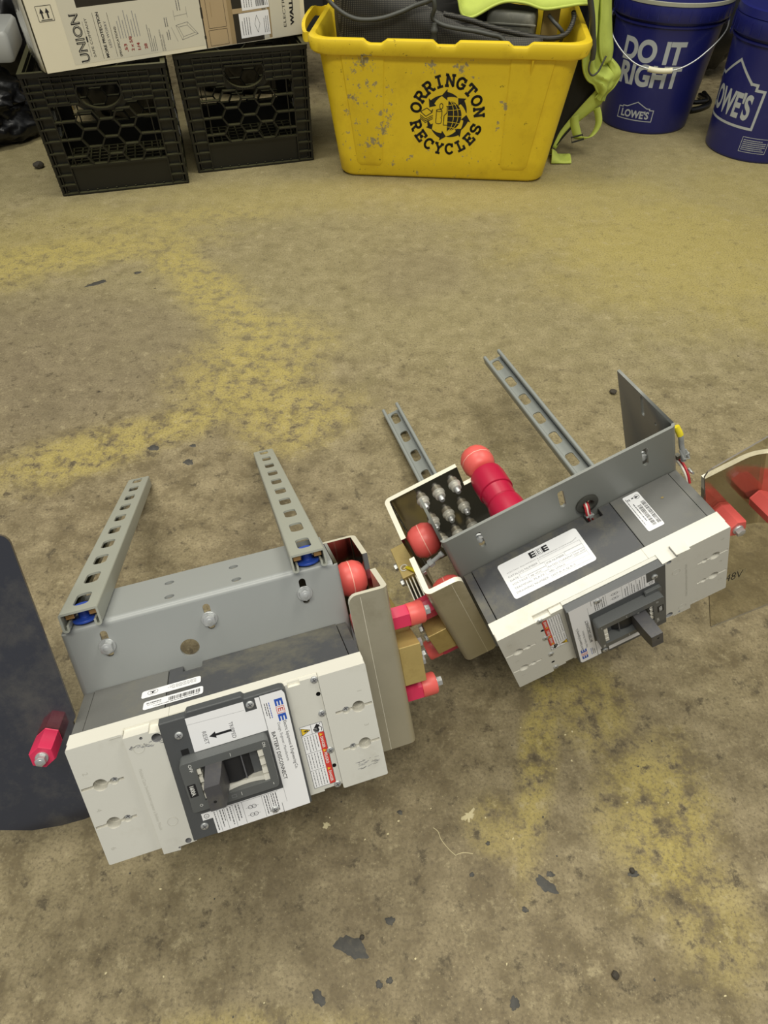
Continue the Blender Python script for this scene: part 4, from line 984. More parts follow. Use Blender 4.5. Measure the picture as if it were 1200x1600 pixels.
crate(-404.0,2140.5,0.2720,'black milk crate beside the yellow bin, under the right end of the carton')

# ------------------------------------------------------------------ carton on the crates
def carton():
    a=Vector((-778,1769,289.0)); b=Vector((-201,2102.3,289.0)); u=(b-a).normalized(); L=(b-a).length; H=265; Dp=190
    v=Vector((0,0,1)); n=u.cross(v)     # towards the viewer
    root=empty('carton',tuple(a+u*L/2-n*Dp/2),atan2(u.y,u.x)); tag(root,'long white printed carton lying across both black crates, UNION lettering on its side','box')
    org=Vector((L/2,Dp/2,289)) if False else None
    # local frame: x along, y back, z up, origin at base centre
    f=Fr((-L/2,-Dp/2,0),(1,0,0),(0,0,1),(0,-1,0))
    mb=MB(); nx,nz=36,14
    def bulge(x,z):
        e=min(x,L-x,z,H-z); return 2.2*mnoise.noise(Vector((x*0.012,z*0.018,0)))*min(1,e/25)
    rows=[[f(L*i/nx,H*j/nz,bulge(L*i/nx,H*j/nz)*0) for i in range(nx+1)] for j in range(nz+1)]
    mb.grid(rows,'carton')
    mb.box(-L/2,-Dp/2+0.05,0.02,L/2,Dp/2,H,'carton')
    body=mb.build('carton_body',root,bevel=0)
    mb=MB(); W0=0.25
    # printed zones (measured from the lower left corner of the long side)
    mb.poly([(62,10),(300,2),(300,H),(62,H)],f,W0,'carton_grey') if False else None
    rect(mb,f,66,8,391,H,'carton_grey',W0)
    rect(mb,f,389.5,0.5,392.5,H,'carton_dark',W0+0.1); rect(mb,f,388.5,62,393.5,84,'carton_dark',W0+0.12); rect(mb,f,388.5,20,393.5,27,'carton_dark',W0+0.12)
    rect(mb,f,392.5,1,470,H,'carton_print',W0)
    for (x0,z0,x1,z1) in ((404,40,450,150),(402,4,450,36)): frame_lines(mb,f,x0,z0,x1,z1,0.9,'carton_dark',W0+0.1)
    line(mb,f,415,62,416,92,1.4,'carton_print2',W0+0.12)
    rect(mb,f,458,1,470,H,'carton_print2',W0+0.05)
    rect(mb,f,470,1,548,62,'carton_dark',W0); rect(mb,f,470,62,560,72,'carton_print',W0); rect(mb,f,470,72,548,H,'carton_dark',W0); rect(mb,f,496,70,504,H,'carton_print2',W0+0.05)
    rect(mb,f,562,3,570,H,'carton_print2',W0+0.05); rect(mb,f,548,3,562,H,'carton_grey',W0)
    for k in range(8): line(mb,f,546+k*2,2,546+k*2,20,0.5,'ink_soft',W0+0.1)
    rect(mb,f,570,1,655,110,'carton_grey',W0)
    rect(mb,f,105,113,245,H,'carton_dark',W0+0.1)
    body_p=mb.build('printed_panel',root,fixn=False)
    # lettering runs upwards: u=+z, v=-x
    fu=Fr((-L/2,-Dp/2,0),(0,0,1),(-1,0,0),(0,-1,0))
    mb=MB(); w_=W0+0.3
    text(mb,'UNION',fu,10,-102.5,93,20,'ink',w_,bold=0.03)
    text(mb,'UNION',fu,10.5,-102.1,92,19.2,'carton_grey',w_+0.15,bold=-0.032)
    text(mb,'SAFE COMPANY',fu,18,-119,75,5.6,'ink',w_); line(mb,fu,20,-108.6,46,-108.6,0.5,'ink_mid',w_); line(mb,fu,60,-108.6,88,-108.6,0.5,'ink_mid',w_); rect(mb,fu,48,-110.4,59,-107,'ink',w_)
    mb.build('brand_print',root,fixn=False); mb=MB()
    line(mb,fu,12,-135,101,-135,0.7,'ink',w_); line(mb,fu,12,-167.5,98,-167.5,0.7,'ink',w_)
    text(mb,'MORE PROTECTION',fu,13,-148.5,88,6.6,'ink',w_,bold=0.03); text(mb,'LESS WORRY',fu,32,-160.5,51,6.0,'ink_mid',w_)
    mb.build('slogan_print',root,fixn=False); mb=MB()
    text(mb,'SPECIFICATIONS:',fu,11,-179.5,60,5.4,'ink',w_,bold=0.012)
    for s_,x,wd in (('.53',-195.5,16),('2 x 5/8',-210.5,29),('1/4',-226,15),('28',-243,11)): text(mb,s_,fu,19,x,wd,7.0,'carton_red',w_,bold=0.03)
    for k in range(8): fuzz_lines(mb,fu,46,-186-k*6.6,98-(k%3)*9,1,2,1.6,'ink_soft',800+k,w_)
    for k in range(4): fuzz_lines(mb,fu,12,-252-k*4.6,66-8*k,1,2,1.2,'ink_mid',820+k,w_)
    text(mb,'EXTERIOR WIDTH',fu,10,-281,42,3.6,'ink_mid',w_); text(mb,'DIMENSIONS',fu,10,-286.5,32,3.6,'ink_mid',w_)
    mb.build('specification_print',root,fixn=False); mb=MB()
    # perspective drawing of the inside dimensions
    P=[(322,56),(352,60),(374,34),(332,26)]; Q=[(328,52),(350,54),(366,37),(336,32)]
    for A in (P,Q):
        for i in range(4): line(mb,f,*A[i],*A[(i+1)%4],0.6,'ink_mid',w_)
    for i in range(4): line(mb,f,*P[i],*Q[i],0.5,'ink_mid',w_)
    line(mb,f,322,74,354,76,0.5,'ink_mid',w_); line(mb,f,322,66,322,86,0.5,'ink_mid',w_); line(mb,f,354,68,354,90,0.5,'ink_mid',w_); line(mb,f,310,54,320,24,0.5,'ink_mid',w_)
    for k in range(2): fuzz_lines(mb,fu,84,-334-k*6,104,1,2,1.8,'ink_mid',840+k,w_); fuzz_lines(mb,fu,30,-298-k*5,50,1,2,1.8,'ink_mid',850+k,w_); fuzz_lines(mb,fu,56,-298-k*5,74,1,2,1.8,'ink_mid',855+k,w_)
    mb.build('dimension_drawing',root,fixn=False); mb=MB()
    text(mb,'ELECTRONIC',fu,21,-612,104,7.6,'ink',w_); text(mb,'WALL SAFE',fu,22,-634,100,10,'ink',w_,bold=0.05)
    mb.build('title_print',root,fixn=False); mb=MB()
    # this side up mark
    frame_lines(mb,f,19,96,52,124,0.9,'ink',w_)
    for x in (29,41):
        rect(mb,fu,101,-x-1.6,111,-x+1.6,'ink',w_); mb.poly([(111,-x-4.5),(120,-x),(111,-x+4.5)],fu,w_,'ink')
    line(mb,fu,98.5,-24,98.5,-48,1.4,'ink',w_)
    mb.build('handling_mark',root,fixn=False)
    # white shipping stickers
    for (x0,z0,x1,z1,sd) in ((485,10,566,62,1),(496,66,569,120,2)):
        mb=MB(); mb.poly([(x0,z0),(x1,z0+1),(x1,z1),(x0,z1-1)],f,w_,'paper')
        for k in range(4): fuzz_lines(mb,fu,z0+6,-x0-8-k*6.5,z0+42,1,2,1.8,'ink_mid',900+sd*10+k,w_+0.15)
        for k in range(3): fuzz_lines(mb,fu,z0+6,-x1+4+k*5,z0+40,1,2,1.5,'ink_mid',930+sd*10+k,w_+0.15)
        if sd==1:
            c_=[(x0+47,z0+8),(x0+54,z0+26),(x0+47,z0+44),(x0+40,z0+26)]
            for i in range(4): line(mb,f,*c_[i],*c_[(i+1)%4],0.8,'ink',w_+0.15)
        else:
            for k in range(9): rect(mb,f,x0+38+k*2.6,z0+6,x0+39.4+k*2.6,z0+36,'ink',w_+0.15)
        mb.build('shipping_label',root,fixn=False)
    # film at the left end
    mb=MB(); rows=[]
    for j in range(9):
        z=H*j/8; rows.append([V3(-L/2-3-2.5*abs(mnoise.noise(Vector((j*0.7,i*0.9,1))))-(4 if i in (1,2) else 0),-Dp/2+4+ (Dp-8)*i/6,z+1) for i in range(7)])
    mb.grid(rows,'wrap'); o=mb.build('wrap_film',root,smooth=60,solid=0.5); o['label']='creased clear film over the carton end'
    return root
carton()

# ------------------------------------------------------------------ yellow recycling bin
def recycling_bin():
    bx,by,yaw=160.8,1887.0,-0.1017
    root=empty('recycling_bin',(bx,by,0),yaw); tag(root,'scuffed yellow plastic recycling bin with black round ORRINGTON RECYCLES print','bin')
    HB,HT=280.4,324.2; H=328.0; lean=30.0; DB=360.0
    def ring(z,off,n_front=96):
        k=z/H; hw=HB+(HT-HB)*k+off; y0=-lean*k-off; y1=DB+lean*k+off; r=42+8*k
        pts=[]
        for i in range(n_front+1): pts.append((-hw+r+(2*hw-2*r)*i/n_front,y0))
        for i in range(1,8): a=radians(-90+90*i/8); pts.append((hw-r+r*cos(a),y0+r+r*sin(a)))
        for i in range(13): pts.append((hw,y0+r+(y1-y0-2*r)*i/12))
        for i in range(1,8): a=radians(90*i/8); pts.append((hw-r+r*cos(a),y1-r+r*sin(a)))
        for i in range(25): pts.append((hw-r-(2*hw-2*r)*i/24,y1))
        for i in range(1,8): a=radians(90+90*i/8); pts.append((-hw+r+r*cos(a),y1-r+r*sin(a)))
        for i in range(13): pts.append((-hw,y1-r-(y1-y0-2*r)*i/12))
        for i in range(1,8): a=radians(180+90*i/8); pts.append((-hw+r+r*cos(a),y0+r+r*sin(a)))
        return pts
    def dip(x):
        d=0
        for a,b in ((-190,-156),(-24,18),(154,188)):
            if a-11<x<b+11: d=max(d,min(1,(x-(a-11))/11,((b+11)-x)/11))
        return d*9.0
    def lvl(z,off,dz=0): 
        out=[]
        for x,y in ring(min(z,H),off): out.append(V3(x,y,z-(dip(x) if dz else 0)))
        return out
    mb=MB()
    rows=[lvl(0.2,-12),lvl(3,-4),lvl(10,0)]+[lvl(10+ (296-10)*i/6,0) for i in range(1,7)]
    rows+=[lvl(297,14),lvl(302,18),lvl(322,19,1),lvl(329,16,1),lvl(332,10,1),lvl(331,2,1),lvl(322,-4,1),lvl(290,-4),lvl(60,-4),lvl(8,-5),lvl(6,-20)]
    mb.grid(rows,'bin',closed_u=True)
    n=len(rows[0]); mb.add(rows[0],[tuple(range(n-1,-1,-1))],'bin'); mb.add(rows[-1],[tuple(range(n))],'bin')
    # front embossed panels and moulding ribs
    s=sqrt(lean**2+H**2); ff=Fr((0,0,0),(1,0,0),(0,-lean/s,H/s),(0,-H/s,-lean/s))
    def soft(pts,h,ins):
        c=Vector((sum(p[0] for p in pts)/len(pts),sum(p[1] for p in pts)/len(pts)))
        top=[(c.x+(x-c.x)*(1-ins/abs(x-c.x) if abs(x-c.x)>ins else 1),y+(ins if y<c.y else -ins)) for x,y in pts]
        L=len(pts); mb.add([ff(x,y,-0.5) for x,y in pts]+[ff(x,y,h) for x,y in top],[(i,(i+1)%L,(i+1)%L+L,i+L) for i in range(L)],'bin')
        mb.poly(top,ff,h,'bin')
    for sx in (-1,1):
        soft([(sx*x,y) for x,y in ((262,299),(151,299),(158,42),(166,32),(222,32),(231,40))],3.2,4)
    for x in (-205,205):
        p=[(x-2.4,298),(x+2.4,298),(x+0.9,252),(x-0.9,252)]; mb.add([ff(a,b,-0.5) for a,b in p]+[ff(p[0][0],p[0][1],15),ff(p[1][0],p[1][1],15)],[(0,1,2,3),(0,4,5,1),(4,3,2,5),(0,3,4),(1,5,2)],'bin')
    body=mb.build('bin_body',root,smooth=38)
    # scuff marks with ragged shapes
    # hand loops on both ends
    for sx in (-1,):
        mb=MB(); xo=sx*(HT+16)
        P=[(xo,30,318),(xo+sx*16,38,316),(xo+sx*26,70,322),(xo+sx*28,110,330),(xo+sx*28,220,330),(xo+sx*26,262,322),(xo+sx*16,292,316),(xo,300,318)]
        C=catmull(P,5); rows=[]
        for p in C: rows.append([V3(p.x-sx*5,p.y,p.z+9),V3(p.x+sx*4,p.y,p.z+8),V3(p.x+sx*4,p.y,p.z-12),V3(p.x-sx*5,p.y,p.z-12)])
        mb.grid(rows,'bin',closed_u=True); mb.build('hand_loop',root,smooth=45)
    # ---- printed emblem
    cx,cz=8.0,164.0; mb=MB(); W0=0.45; S_=1.0
    fe=Fr(ff(cx,cz,0),ff.u,ff.v,ff.n)
    T=6.0
    def stroke(pts,f,t=T):
        for i in range(len(pts)-1):
            a,b=Vector(pts[i]),Vector(pts[i+1]); d=(b-a)
            if d.length<1e-6: continue
            d=d.normalized()*t*0.25; a=a-d; b=b+d
            line(mb,f,a.x,a.y,b.x,b.y,t,'ink',W0)
    def arcp(cx_,cy_,rx,ry,a0,a1,n=14): return [(cx_+rx*cos(radians(a0+(a1-a0)*i/n)),cy_+ry*sin(radians(a0+(a1-a0)*i/n))) for i in range(n+1)]
    h=12.0; q=9.6; e=4.2
    G={'O':[arcp(0,0,q,h,0,360,24)],
       'R':[[(-q+2,-h),(-q+2,h),(1,h)],arcp(1,h*0.48,5.8,h*0.52,90,-90,10),[(1,-0.3),(-q+2,-0.3)],[(0.5,-0.3),(6.2,-h),(q+1.5,-h)],[(-q-1.2,-h),(-q+5.5,-h)],[(-q-1.2,h),(-q+3,h)]],
       'I':[[(0,-h),(0,h)],[(-6,-h),(6,-h)],[(-6,h),(6,h)]],
       'N':[[(-q+2,-h),(-q+2,h),(q-2,-h),(q-2,h)],[(-q-1.5,-h),(-q+5.5,-h)],[(-q-1.5,h),(-q+3,h)],[(q-5.5,h),(q+1.5,h)]],
       'G':[arcp(0,0,q,h,45,320,18),[(q-1.5,-h*0.75),(q-1.5,-1)],[(1.5,-1),(q+1,-1)],[(q-2,h),(q-2,h*0.45)]],
       'T':[[(-q,h*0.5),(-q,h),(q,h),(q,h*0.5)],[(0,h),(0,-h)],[(-5,-h),(5,-h)]],
       'E':[[(-q+3,-h),(-q+3,h)],[(-q-0.5,h),(q-1,h),(q-1,h*0.5)],[(-q-0.5,-h),(q-0.5,-h),(q-0.5,-h*0.45)],[(-q+3,0),(3,0)],[(3,3),(3,-3)]],
       'C':[arcp(0,0,q,h,42,318,18),[(q-2,h),(q-2,h*0.4)]],
       'Y':[[(-q+1.5,h),(0,0),(q-1.5,h)],[(0,0),(0,-h)],[(-4.5,-h),(4.5,-h)],[(-q-1,h),(-q+5,h)],[(q-5,h),(q+1,h)]],
       'L':[[(-3,h),(-3,-h)],[(-q+1,h),(2,h)],[(-q+1,-h),(q-1,-h),(q-1,-h*0.35)]],
       'S':[arcp(0,h*0.5,q-1.6,h*0.5,25,270,14)+arcp(0,-h*0.5,q-1,h*0.5,90,-155,14),[(q-2,h*0.95),(q-2,h*0.45)],[(-q+1.6,-h*0.95),(-q+1.6,-h*0.45)]]}
    Rl=82.0
    for i,ch in enumerate('ORRINGTON'):
        a=radians(167-19.9*i); f=Fr(fe(Rl*cos(a),Rl*sin(a),0),fe.u*sin(a)-fe.v*cos(a),fe.u*cos(a)+fe.v*sin(a),fe.n)
        for st in G[ch]: stroke(st,f)
    for i,ch in enumerate('RECYCLES'):
        a=radians(197.5+20.2*i); f=Fr(fe(Rl*cos(a),Rl*sin(a),0),-fe.u*sin(a)+fe.v*cos(a),-fe.u*cos(a)-fe.v*sin(a),fe.n)
        for st in G[ch]: stroke(st,f)
    # seven curved arrows chasing anticlockwise
    for a0,ln,sc in ((62,32,1),(108,34,1),(192,18,0.8),(222,34,1),(272,36,1),(318,32,1),(10,34,1)):
        r0=50.0; outer=[]; inner=[]
        for i in range(9):
            t=i/8; a=radians(a0+ln*t); wd=(1.5+11.5*t)*0.5*sc; outer.append(((r0+wd)*cos(a),(r0+wd)*sin(a))); inner.append(((r0-wd)*cos(a),(r0-wd)*sin(a)))
        mb.poly(outer+list(reversed(inner)),fe,W0,'ink')
        a=radians(a0+ln-2); b=radians(a0+ln+15*sc)
        mb.add([fe((r0+13*sc)*cos(a),(r0+13*sc)*sin(a),W0),fe(r0*cos(b),r0*sin(b),W0),fe((r0-13*sc)*cos(a),(r0-13*sc)*sin(a),W0)],[(0,1,2)],'ink')
    # half globe with grid
    Rg=36.0; gx=2.0
    mb.poly([(gx+Rg*0.98*cos(radians(a)),Rg*sin(radians(a))) for a in range(-90,91,6)],fe,W0,'ink')
    for k in (0.42,0.74): 
        pts=arcp(gx,0,Rg*k,Rg,-90,90,16)
        for i in range(16): line(mb,fe,*pts[i],*pts[i+1],1.2,'bin',W0+0.25)
    for z,b in ((0,0),(14,4),(-14,-4),(26,5),(-26,-5)):
        wx=sqrt(Rg*Rg-z*z); pts=[(gx+wx*i/8,z+b*(i/8)**2) for i in range(9)]
        for i in range(8): line(mb,fe,*pts[i],*pts[i+1],1.2,'bin',W0+0.25)
    # can with pulled tab, bottle, stack of paper
    def poly_line(pts,t=1.7): 
        for i in range(len(pts)-1): line(mb,fe,*pts[i],*pts[i+1],t,'ink',W0)
    poly_line([(-28,-16),(-27,12)]); poly_line([(-13,12),(-13,-1),(-15,-4),(-13,-8),(-14,-16)]); poly_line(arcp(-20.3,13,7,2.6,0,360,18)); poly_line(arcp(-21,-16,7,3,180,360,10)); poly_line(arcp(-15.5,23,4.2,6.6,0,360,16))
    poly_line([(0,23),(0,8),(-7,1),(-8,-22),(2,-22)],1.9); poly_line([(-3,23),(2,23)],1.6)
    poly_line([(-68,9),(-52,18),(-38,8),(-54,-2),(-68,9)],1.9); poly_line([(-38,8),(-37,15),(-41,10)],1.5)
    for k in range(1,4): poly_line([(-69,6-k*4.0),(-55,-4-k*4.4),(-36,5-k*4.0)],1.7)
    o=mb.build('emblem_print',root,fixn=False); o['label']='black round print with half globe and arrows'
    return root
recycling_bin()
# ------------------------------------------------------------------ things in and over the yellow bin
def mesh_bag():
    root=empty('mesh_bag',(10,2010,120)); tag(root,'black netting bag standing up inside the yellow bin behind its front rim','bag')
    # curved netting wall, full height inside the bin
    mb=MB(); rows=[]
    path=catmull([(-108,2140,0),(-122,2040,0),(-118,1982,0),(-92,1955,0),(-20,1940,0),(80,1936,0),(160,1931,0),(250,1924,0),(330,1917,0),(395,1911,0)],5)
    n=len(path)
    for j in range(9):
        k=j/8; row=[]
        for i,p in enumerate(path):
            s=i/(n-1); top=452-132*min(1,max(0,(s-0.40)/0.40))**0.8
            z=12+(top-12)*k; q=5*mnoise.noise(Vector((p.x*0.02,z*0.02,3)))
            row.append(V3(140+(p.x-140)*(0.9+0.1*k)+q,p.y+q*0.6+10*(1-k),z)-V3(10,2010,120))
        rows.append(row)
    mb.grid(rows,'mesh'); o=mb.build('netting',root,smooth=60,solid=1.4)
    mb=MB(); rows=[]
    p2=catmull([(90,1975,0),(140,1962,0),(200,1952,0),(270,1944,0),(330,1938,0)],5)
    for j in range(4): rows.append([V3(p.x-10,p.y-2010+4*j,352+9*j*(1-i/len(p2))-44*i/len(p2)-120) for i,p in enumerate(p2)])
    mb.grid(rows,'mesh'); mb.build('netting_flap',root,smooth=60,solid=1.4)
    mb=MB(); hem=catmull([(150,1944,362),(213,1938,351),(265,1934,338),(318,1930,328),(371,1927,319),(418,1928,315),(452,1938,321),(468,1956,334),(474,1970,348),(474,1984,356)],6)
    mb.tube([p-V3(10,2010,120) for p in hem],6.0,'mesh',8); o=mb.build('hem',root,smooth=60); o['label']='dotted black braided hem'
    return root
mesh_bag()
def one(name,mb,label,cat,org,smooth=50,bevel=0,group=None,solid=0,subd=0):
    o=mb.build(name,None,org,smooth=smooth,bevel=bevel,solid=solid,subd=subd); o.location=[c*0.001 for c in org]; tag(o,label,cat,group); return o
mb=MB(); mb.tube(catmull([(-150,1938,440),(-128,1934,396),(-98,1926,372),(-66,1922,359),(-34,1921,356),(5,1920,360),(47,1922,371),(78,1924,382),(107,1918,391),(121,1914,396),(126,1914,380),(122,1922,362),(131,1922,352),(154,1914,345),(190,1908,340),(225,1905,336),(262,1904,329),(290,1906,322),(312,1900,298),(318,1897,262)],6),5.0,'rubber_cord',10)
cord=one('power_cord',mb,'thick dark grey cord looping in front of the black netting in the yellow bin','cord',(60,1920,360))
mb=MB(); f=Fr((127,1906,318),(1,0,0),(0,1,0),(0.0,0.0,1)); mb.lathe([(7.5,0),(7.5,14),(9,16),(9,22),(6,26),(5,34)],f,16,'rubber_cord'); o=mb.build('plug',None,(60,1920,360),smooth=40); o.parent=cord
mb=MB(); rows=[]
for z,k in ((14,0.9),(345,0.97),(358,0.93),(362,0.86)):
    hx,hy=62*k,48*k; c=cos(-0.28); s=sin(-0.28)
    rows.append([V3(328+x*c-y*s,2000+x*s+y*c,z+ (x*-0.06)) for x,y in rrect(-hx,-hy,hx,hy,14)])
mb.grid(rows,'box_dark',closed_u=True); mb.add(rows[-1],[tuple(range(len(rows[-1])))],'box_dark')
mb.box(-64,-50,336,64,-46,341,'box_dark',Fr((328,2000,0),(cos(-0.28),sin(-0.28),0),(-sin(-0.28),cos(-0.28),0),(0,0,1)))
one('equipment_case',mb,'scuffed dark grey plastic case inside the yellow bin under the vest','case',(328,2000,14),bevel=1.5)
mb=MB(); f=Fr((424,1998,12),(cos(0.25),sin(0.25),0),(-sin(0.25),cos(0.25),0),(0,0.0,1)); mb.plate(rrect(-22,-1,22,3),[],0,350,f,'tan'); 
one('tan_board',mb,'narrow tan board upright in the right end of the yellow bin','board',(424,1998,12))
mb=MB(); mb.tube(catmull([(412,1975,352),(424,1962,342),(440,1955,330),(450,1958,318),(452,1975,290)],6),4.5,'rubber_cord',8)
one('short_cable',mb,'short bent black cable end beside the tan board in the bin','cable',(430,1965,330))
mb=MB(); mb.tube(catmull([(40,2040,392),(70,2030,410),(100,2035,402),(140,2030,388),(175,2040,392)],5),3,'rubber_cord',8); mb.tube(catmull([(60,2060,398),(110,2050,384),(160,2056,398)],5),2.2,'wire_white',6)
one('thin_cables',mb,'tangle of thin cables behind the netting in the bin','cable',(100,2040,395))
# packed lower contents so the bin is not hollow
mb=MB(); bm=bmesh.new(); bmesh.ops.create_icosphere(bm,subdivisions=4,radius=1)
for v in bm.verts:
    q=1+0.22*mnoise.noise(v.co*2.2)+0.08*mnoise.noise(v.co*6); v.co=Vector((v.co.x*215*q,v.co.y*72*q,v.co.z*170*q))
mb.add([v.co+V3(170,2150,225) for v in bm.verts],[[v.index for v in f.verts] for f in bm.faces],'fabric_black'); bm.free()
one('black_garment',mb,'crumpled black garment filling the yellow bin below the other things','clothing',(170,2150,40))

def vest():
    O=V3(540,2040,0); root=empty('safety_vest',tuple(O)); tag(root,'lime hi-vis mesh vest hanging over the right end of the yellow bin','vest')
    def loft(L,R,mid=0.0,nu=14,nv=6,wr=4.0,seed=0,bulge=(0,-1,0.2)):
        Lp=catmull(L,nv); Rp=catmull(R,nv); B=Vector(bulge); rows=[]
        for j,(a,b) in enumerate(zip(Lp,Rp)):
            row=[]
            for i in range(nu+1):
                t=i/nu; p=a.lerp(b,t); e=sin(pi*t)
                p=p+B*(mid*e)+Vector((0.3,-1,0.3))*wr*e*mnoise.noise(Vector((t*5+seed,j*0.16,seed*1.7)))
                row.append(p-O)
            rows.append(row)
        return rows
    # part lying over the bin
    mb=MB()
    L=[(186,1962,386),(197,1956,358),(224,1958,353),(272,1962,374),(305,1962,382),(349,1960,379),(394,1958,368),(440,1962,371),(477,1966,375),(506,1975,374)]
    R=[(190,2170,470),(215,2170,478),(250,2175,474),(290,2180,478),(330,2180,474),(370,2180,468),(410,2180,464),(450,2180,456),(500,2170,440),(545,2160,420)]
    mb.grid(loft(L,R,18,10,5,6,1,(0,0,1)),'vest')
    hem=catmull(L,5); mb.tube([p-O for p in hem],2.6,'vest_trim',6)
    mb.build('vest_front',root,smooth=70,solid=1.6,fixn=False)
    # part hanging beside the bin
    mb=MB()
    L=[(506,1985,380),(521,1988,340),(526,1992,300),(522,1996,262),(533,2006,227),(552,2016,202),(574,2026,189),(588,2036,172),(597,2044,162),(592,2050,150)]
    R=[(575,2085,400),(586,2080,340),(596,2076,300),(606,2072,262),(613,2066,236),(636,2058,215),(646,2054,200),(638,2054,176),(622,2056,156),(620,2058,140)]
    mb.grid(loft(L,R,16,16,5,13,4,(-0.3,-1,0)),'vest')
    mb.tube([p-O for p in catmull(L,5)],2.2,'vest_trim',6); mb.tube([p-O for p in catmull(R,5)],2.2,'vest_trim',6)
    mb.build('vest_side',root,smooth=70,solid=1.6,fixn=False)
    # overlapping fold with bound edge
    mb=MB(); L=[(540,2010,395),(552,2012,345),(560,2014,300),(572,2018,262),(590,2030,234)]; R=[(578,2070,398),(590,2066,345),(602,2060,300),(612,2052,265),(614,2050,240)]
    mb.grid(loft(L,R,12,10,5,5,9),'vest'); mb.tube([p-O for p in catmull(L,5)],2.6,'vest_trim',6)
    mb.build('vest_fold',root,smooth=70,solid=1.6,fixn=False)
    # fold at the right corner
    mb=MB(); L=[(600,2046,236),(612,2044,222),(618,2044,205),(612,2046,188)]; R=[(618,2062,240),(640,2056,222),(648,2052,204),(634,2054,180)]
    mb.grid(loft(L,R,8,8,5,5,12),'vest'); mb.build('vest_corner',root,smooth=70,solid=1.6,fixn=False)
    # narrow lower band
    mb=MB(); L=[(590,2052,168),(570,2056,142),(552,2058,118),(530,2056,90),(508,2052,58),(494,2046,26)]; R=[(622,2060,152),(614,2064,128),(590,2064,108),(560,2062,84),(528,2058,56),(508,2050,18)]
    mb.grid(loft(L,R,5,8,5,3,15),'vest_trim'); mb.build('vest_band',root,smooth=70,solid=1.6,fixn=False)
    # black panel
    mb=MB(); L=[(508,2030,270),(506,2036,220),(500,2040,170),(496,2042,120),(490,2044,60),(486,2040,14)]; R=[(560,2080,220),(590,2078,190),(598,2076,160),(572,2072,125),(534,2066,84),(498,2054,24)]
    mb.grid(loft(L,R,4,10,5,4,18),'fabric_black'); o=mb.build('black_panel',root,smooth=70,solid=1.6,fixn=False); o['label']='black fabric panel of the vest'
    # strap loop and buckle
    def ribbon(path,wd,wv,m):
        P=catmull(path,6); wv=Vector(wv).normalized()*wd/2; return [[p-wv-O,p+wv-O] for p in P]
    mb=MB(); mb.grid(ribbon([(545,2052,104),(549,2050,84),(558,2048,64),(564,2048,52)],24,(1,-0.2,0.55),'vest_trim'),'vest_trim')
    mb.grid(ribbon([(562,2048,50),(580,2049,47),(598,2051,48),(612,2053,62),(618,2054,84),(612,2056,106),(604,2058,122)],20,(0.8,-0.5,0.5),'vest_trim'),'vest_trim')
    mb.build('strap',root,smooth=70,solid=1.6,fixn=False)
    mb=MB(); mb.tube([V3(*p)-O for p in ((545,2045,50),(576,2045,58),(582,2045,46),(550,2045,37))],2.4,'black',6,closed=True); o=mb.build('strap_buckle',root,smooth=40); o['label']='small black strap buckle'
    # black tape line along the band
    mb=MB(); mb.grid(ribbon([(556,2052,92),(540,2052,72),(522,2050,50),(506,2046,30)],6,(1,0,-0.6),'fabric_black'),'fabric_black'); mb.build('black_tape',root,smooth=70,solid=1.2,fixn=False)
    # crumpled end on the floor
    mb=MB(); rows=[]
    for j in range(9):
        row=[]
        for i in range(13):
            u,v=i/12,j/8; x=486+58*u; y=1985+70*v; z=3+26*(sin(pi*min(1,v*1.1))**0.7)*(0.55+0.45*cos(u*5))*(1-0.5*u)+7*mnoise.noise(Vector((u*4,v*4,2)))*sin(pi*v)
            row.append(V3(x+6*v,y,max(1.2,z))-O)
        rows.append(row)
    mb.grid(rows,'vest'); mb.build('vest_end',root,smooth=70,solid=1.6,fixn=False)
    return root
vest()
mb=MB(); mb.tube(catmull([(494,1945,402),(514,1956,356),(530,1972,312),(540,1976,280),(543,1982,258)],6),[9]*0 or 7.0,'rubber_cord',10)
mb.tube(catmull([(544,1984,268),(538,1980,248),(540,1978,232),(552,1980,222),(566,1984,230),(574,1988,248),(580,1992,262)],6),2.4,'rubber_cord',8)
one('hook_strap',mb,'dark strap with wire hook hanging over the lime vest','strap',(530,1975,300))

# ------------------------------------------------------------------ buckets
RB,RT,HBK=133.0,156.0,332.0
def on_bucket(a_mm,z,off):
    """point on the bucket side: arc length a (mm, + to the viewer's right at the front), height z"""
    r=RB+(RT-RB)*z/HBK+off; th=-pi/2+a_mm/r; return V3(r*cos(th),r*sin(th),z)
def wrap_print(src,off=0.35):
    """lay flat print (x = arc, y = height) round the bucket, cutting it into narrow strips first"""
    bm=bmesh.new(); vs=[bm.verts.new(p) for p in src.v]
    for f in src.f:
        try: bm.faces.new([vs[i] for i in f])
        except ValueError: pass
    xs=[v.co.x for v in bm.verts]; x=min(xs)
    while x<max(xs):
        x+=7.0; g=list(bm.verts)+list(bm.edges)+list(bm.faces); bmesh.ops.bisect_plane(bm,geom=g,plane_co=(x,0,0),plane_no=(1,0,0))
    bm.verts.ensure_lookup_table(); bm.verts.index_update()
    out=MB(); out.add([on_bucket(v.co.x,v.co.y,off+v.co.z) for v in bm.verts],[[v.index for v in f.verts] for f in bm.faces],'bucket_print'); bm.free(); return out
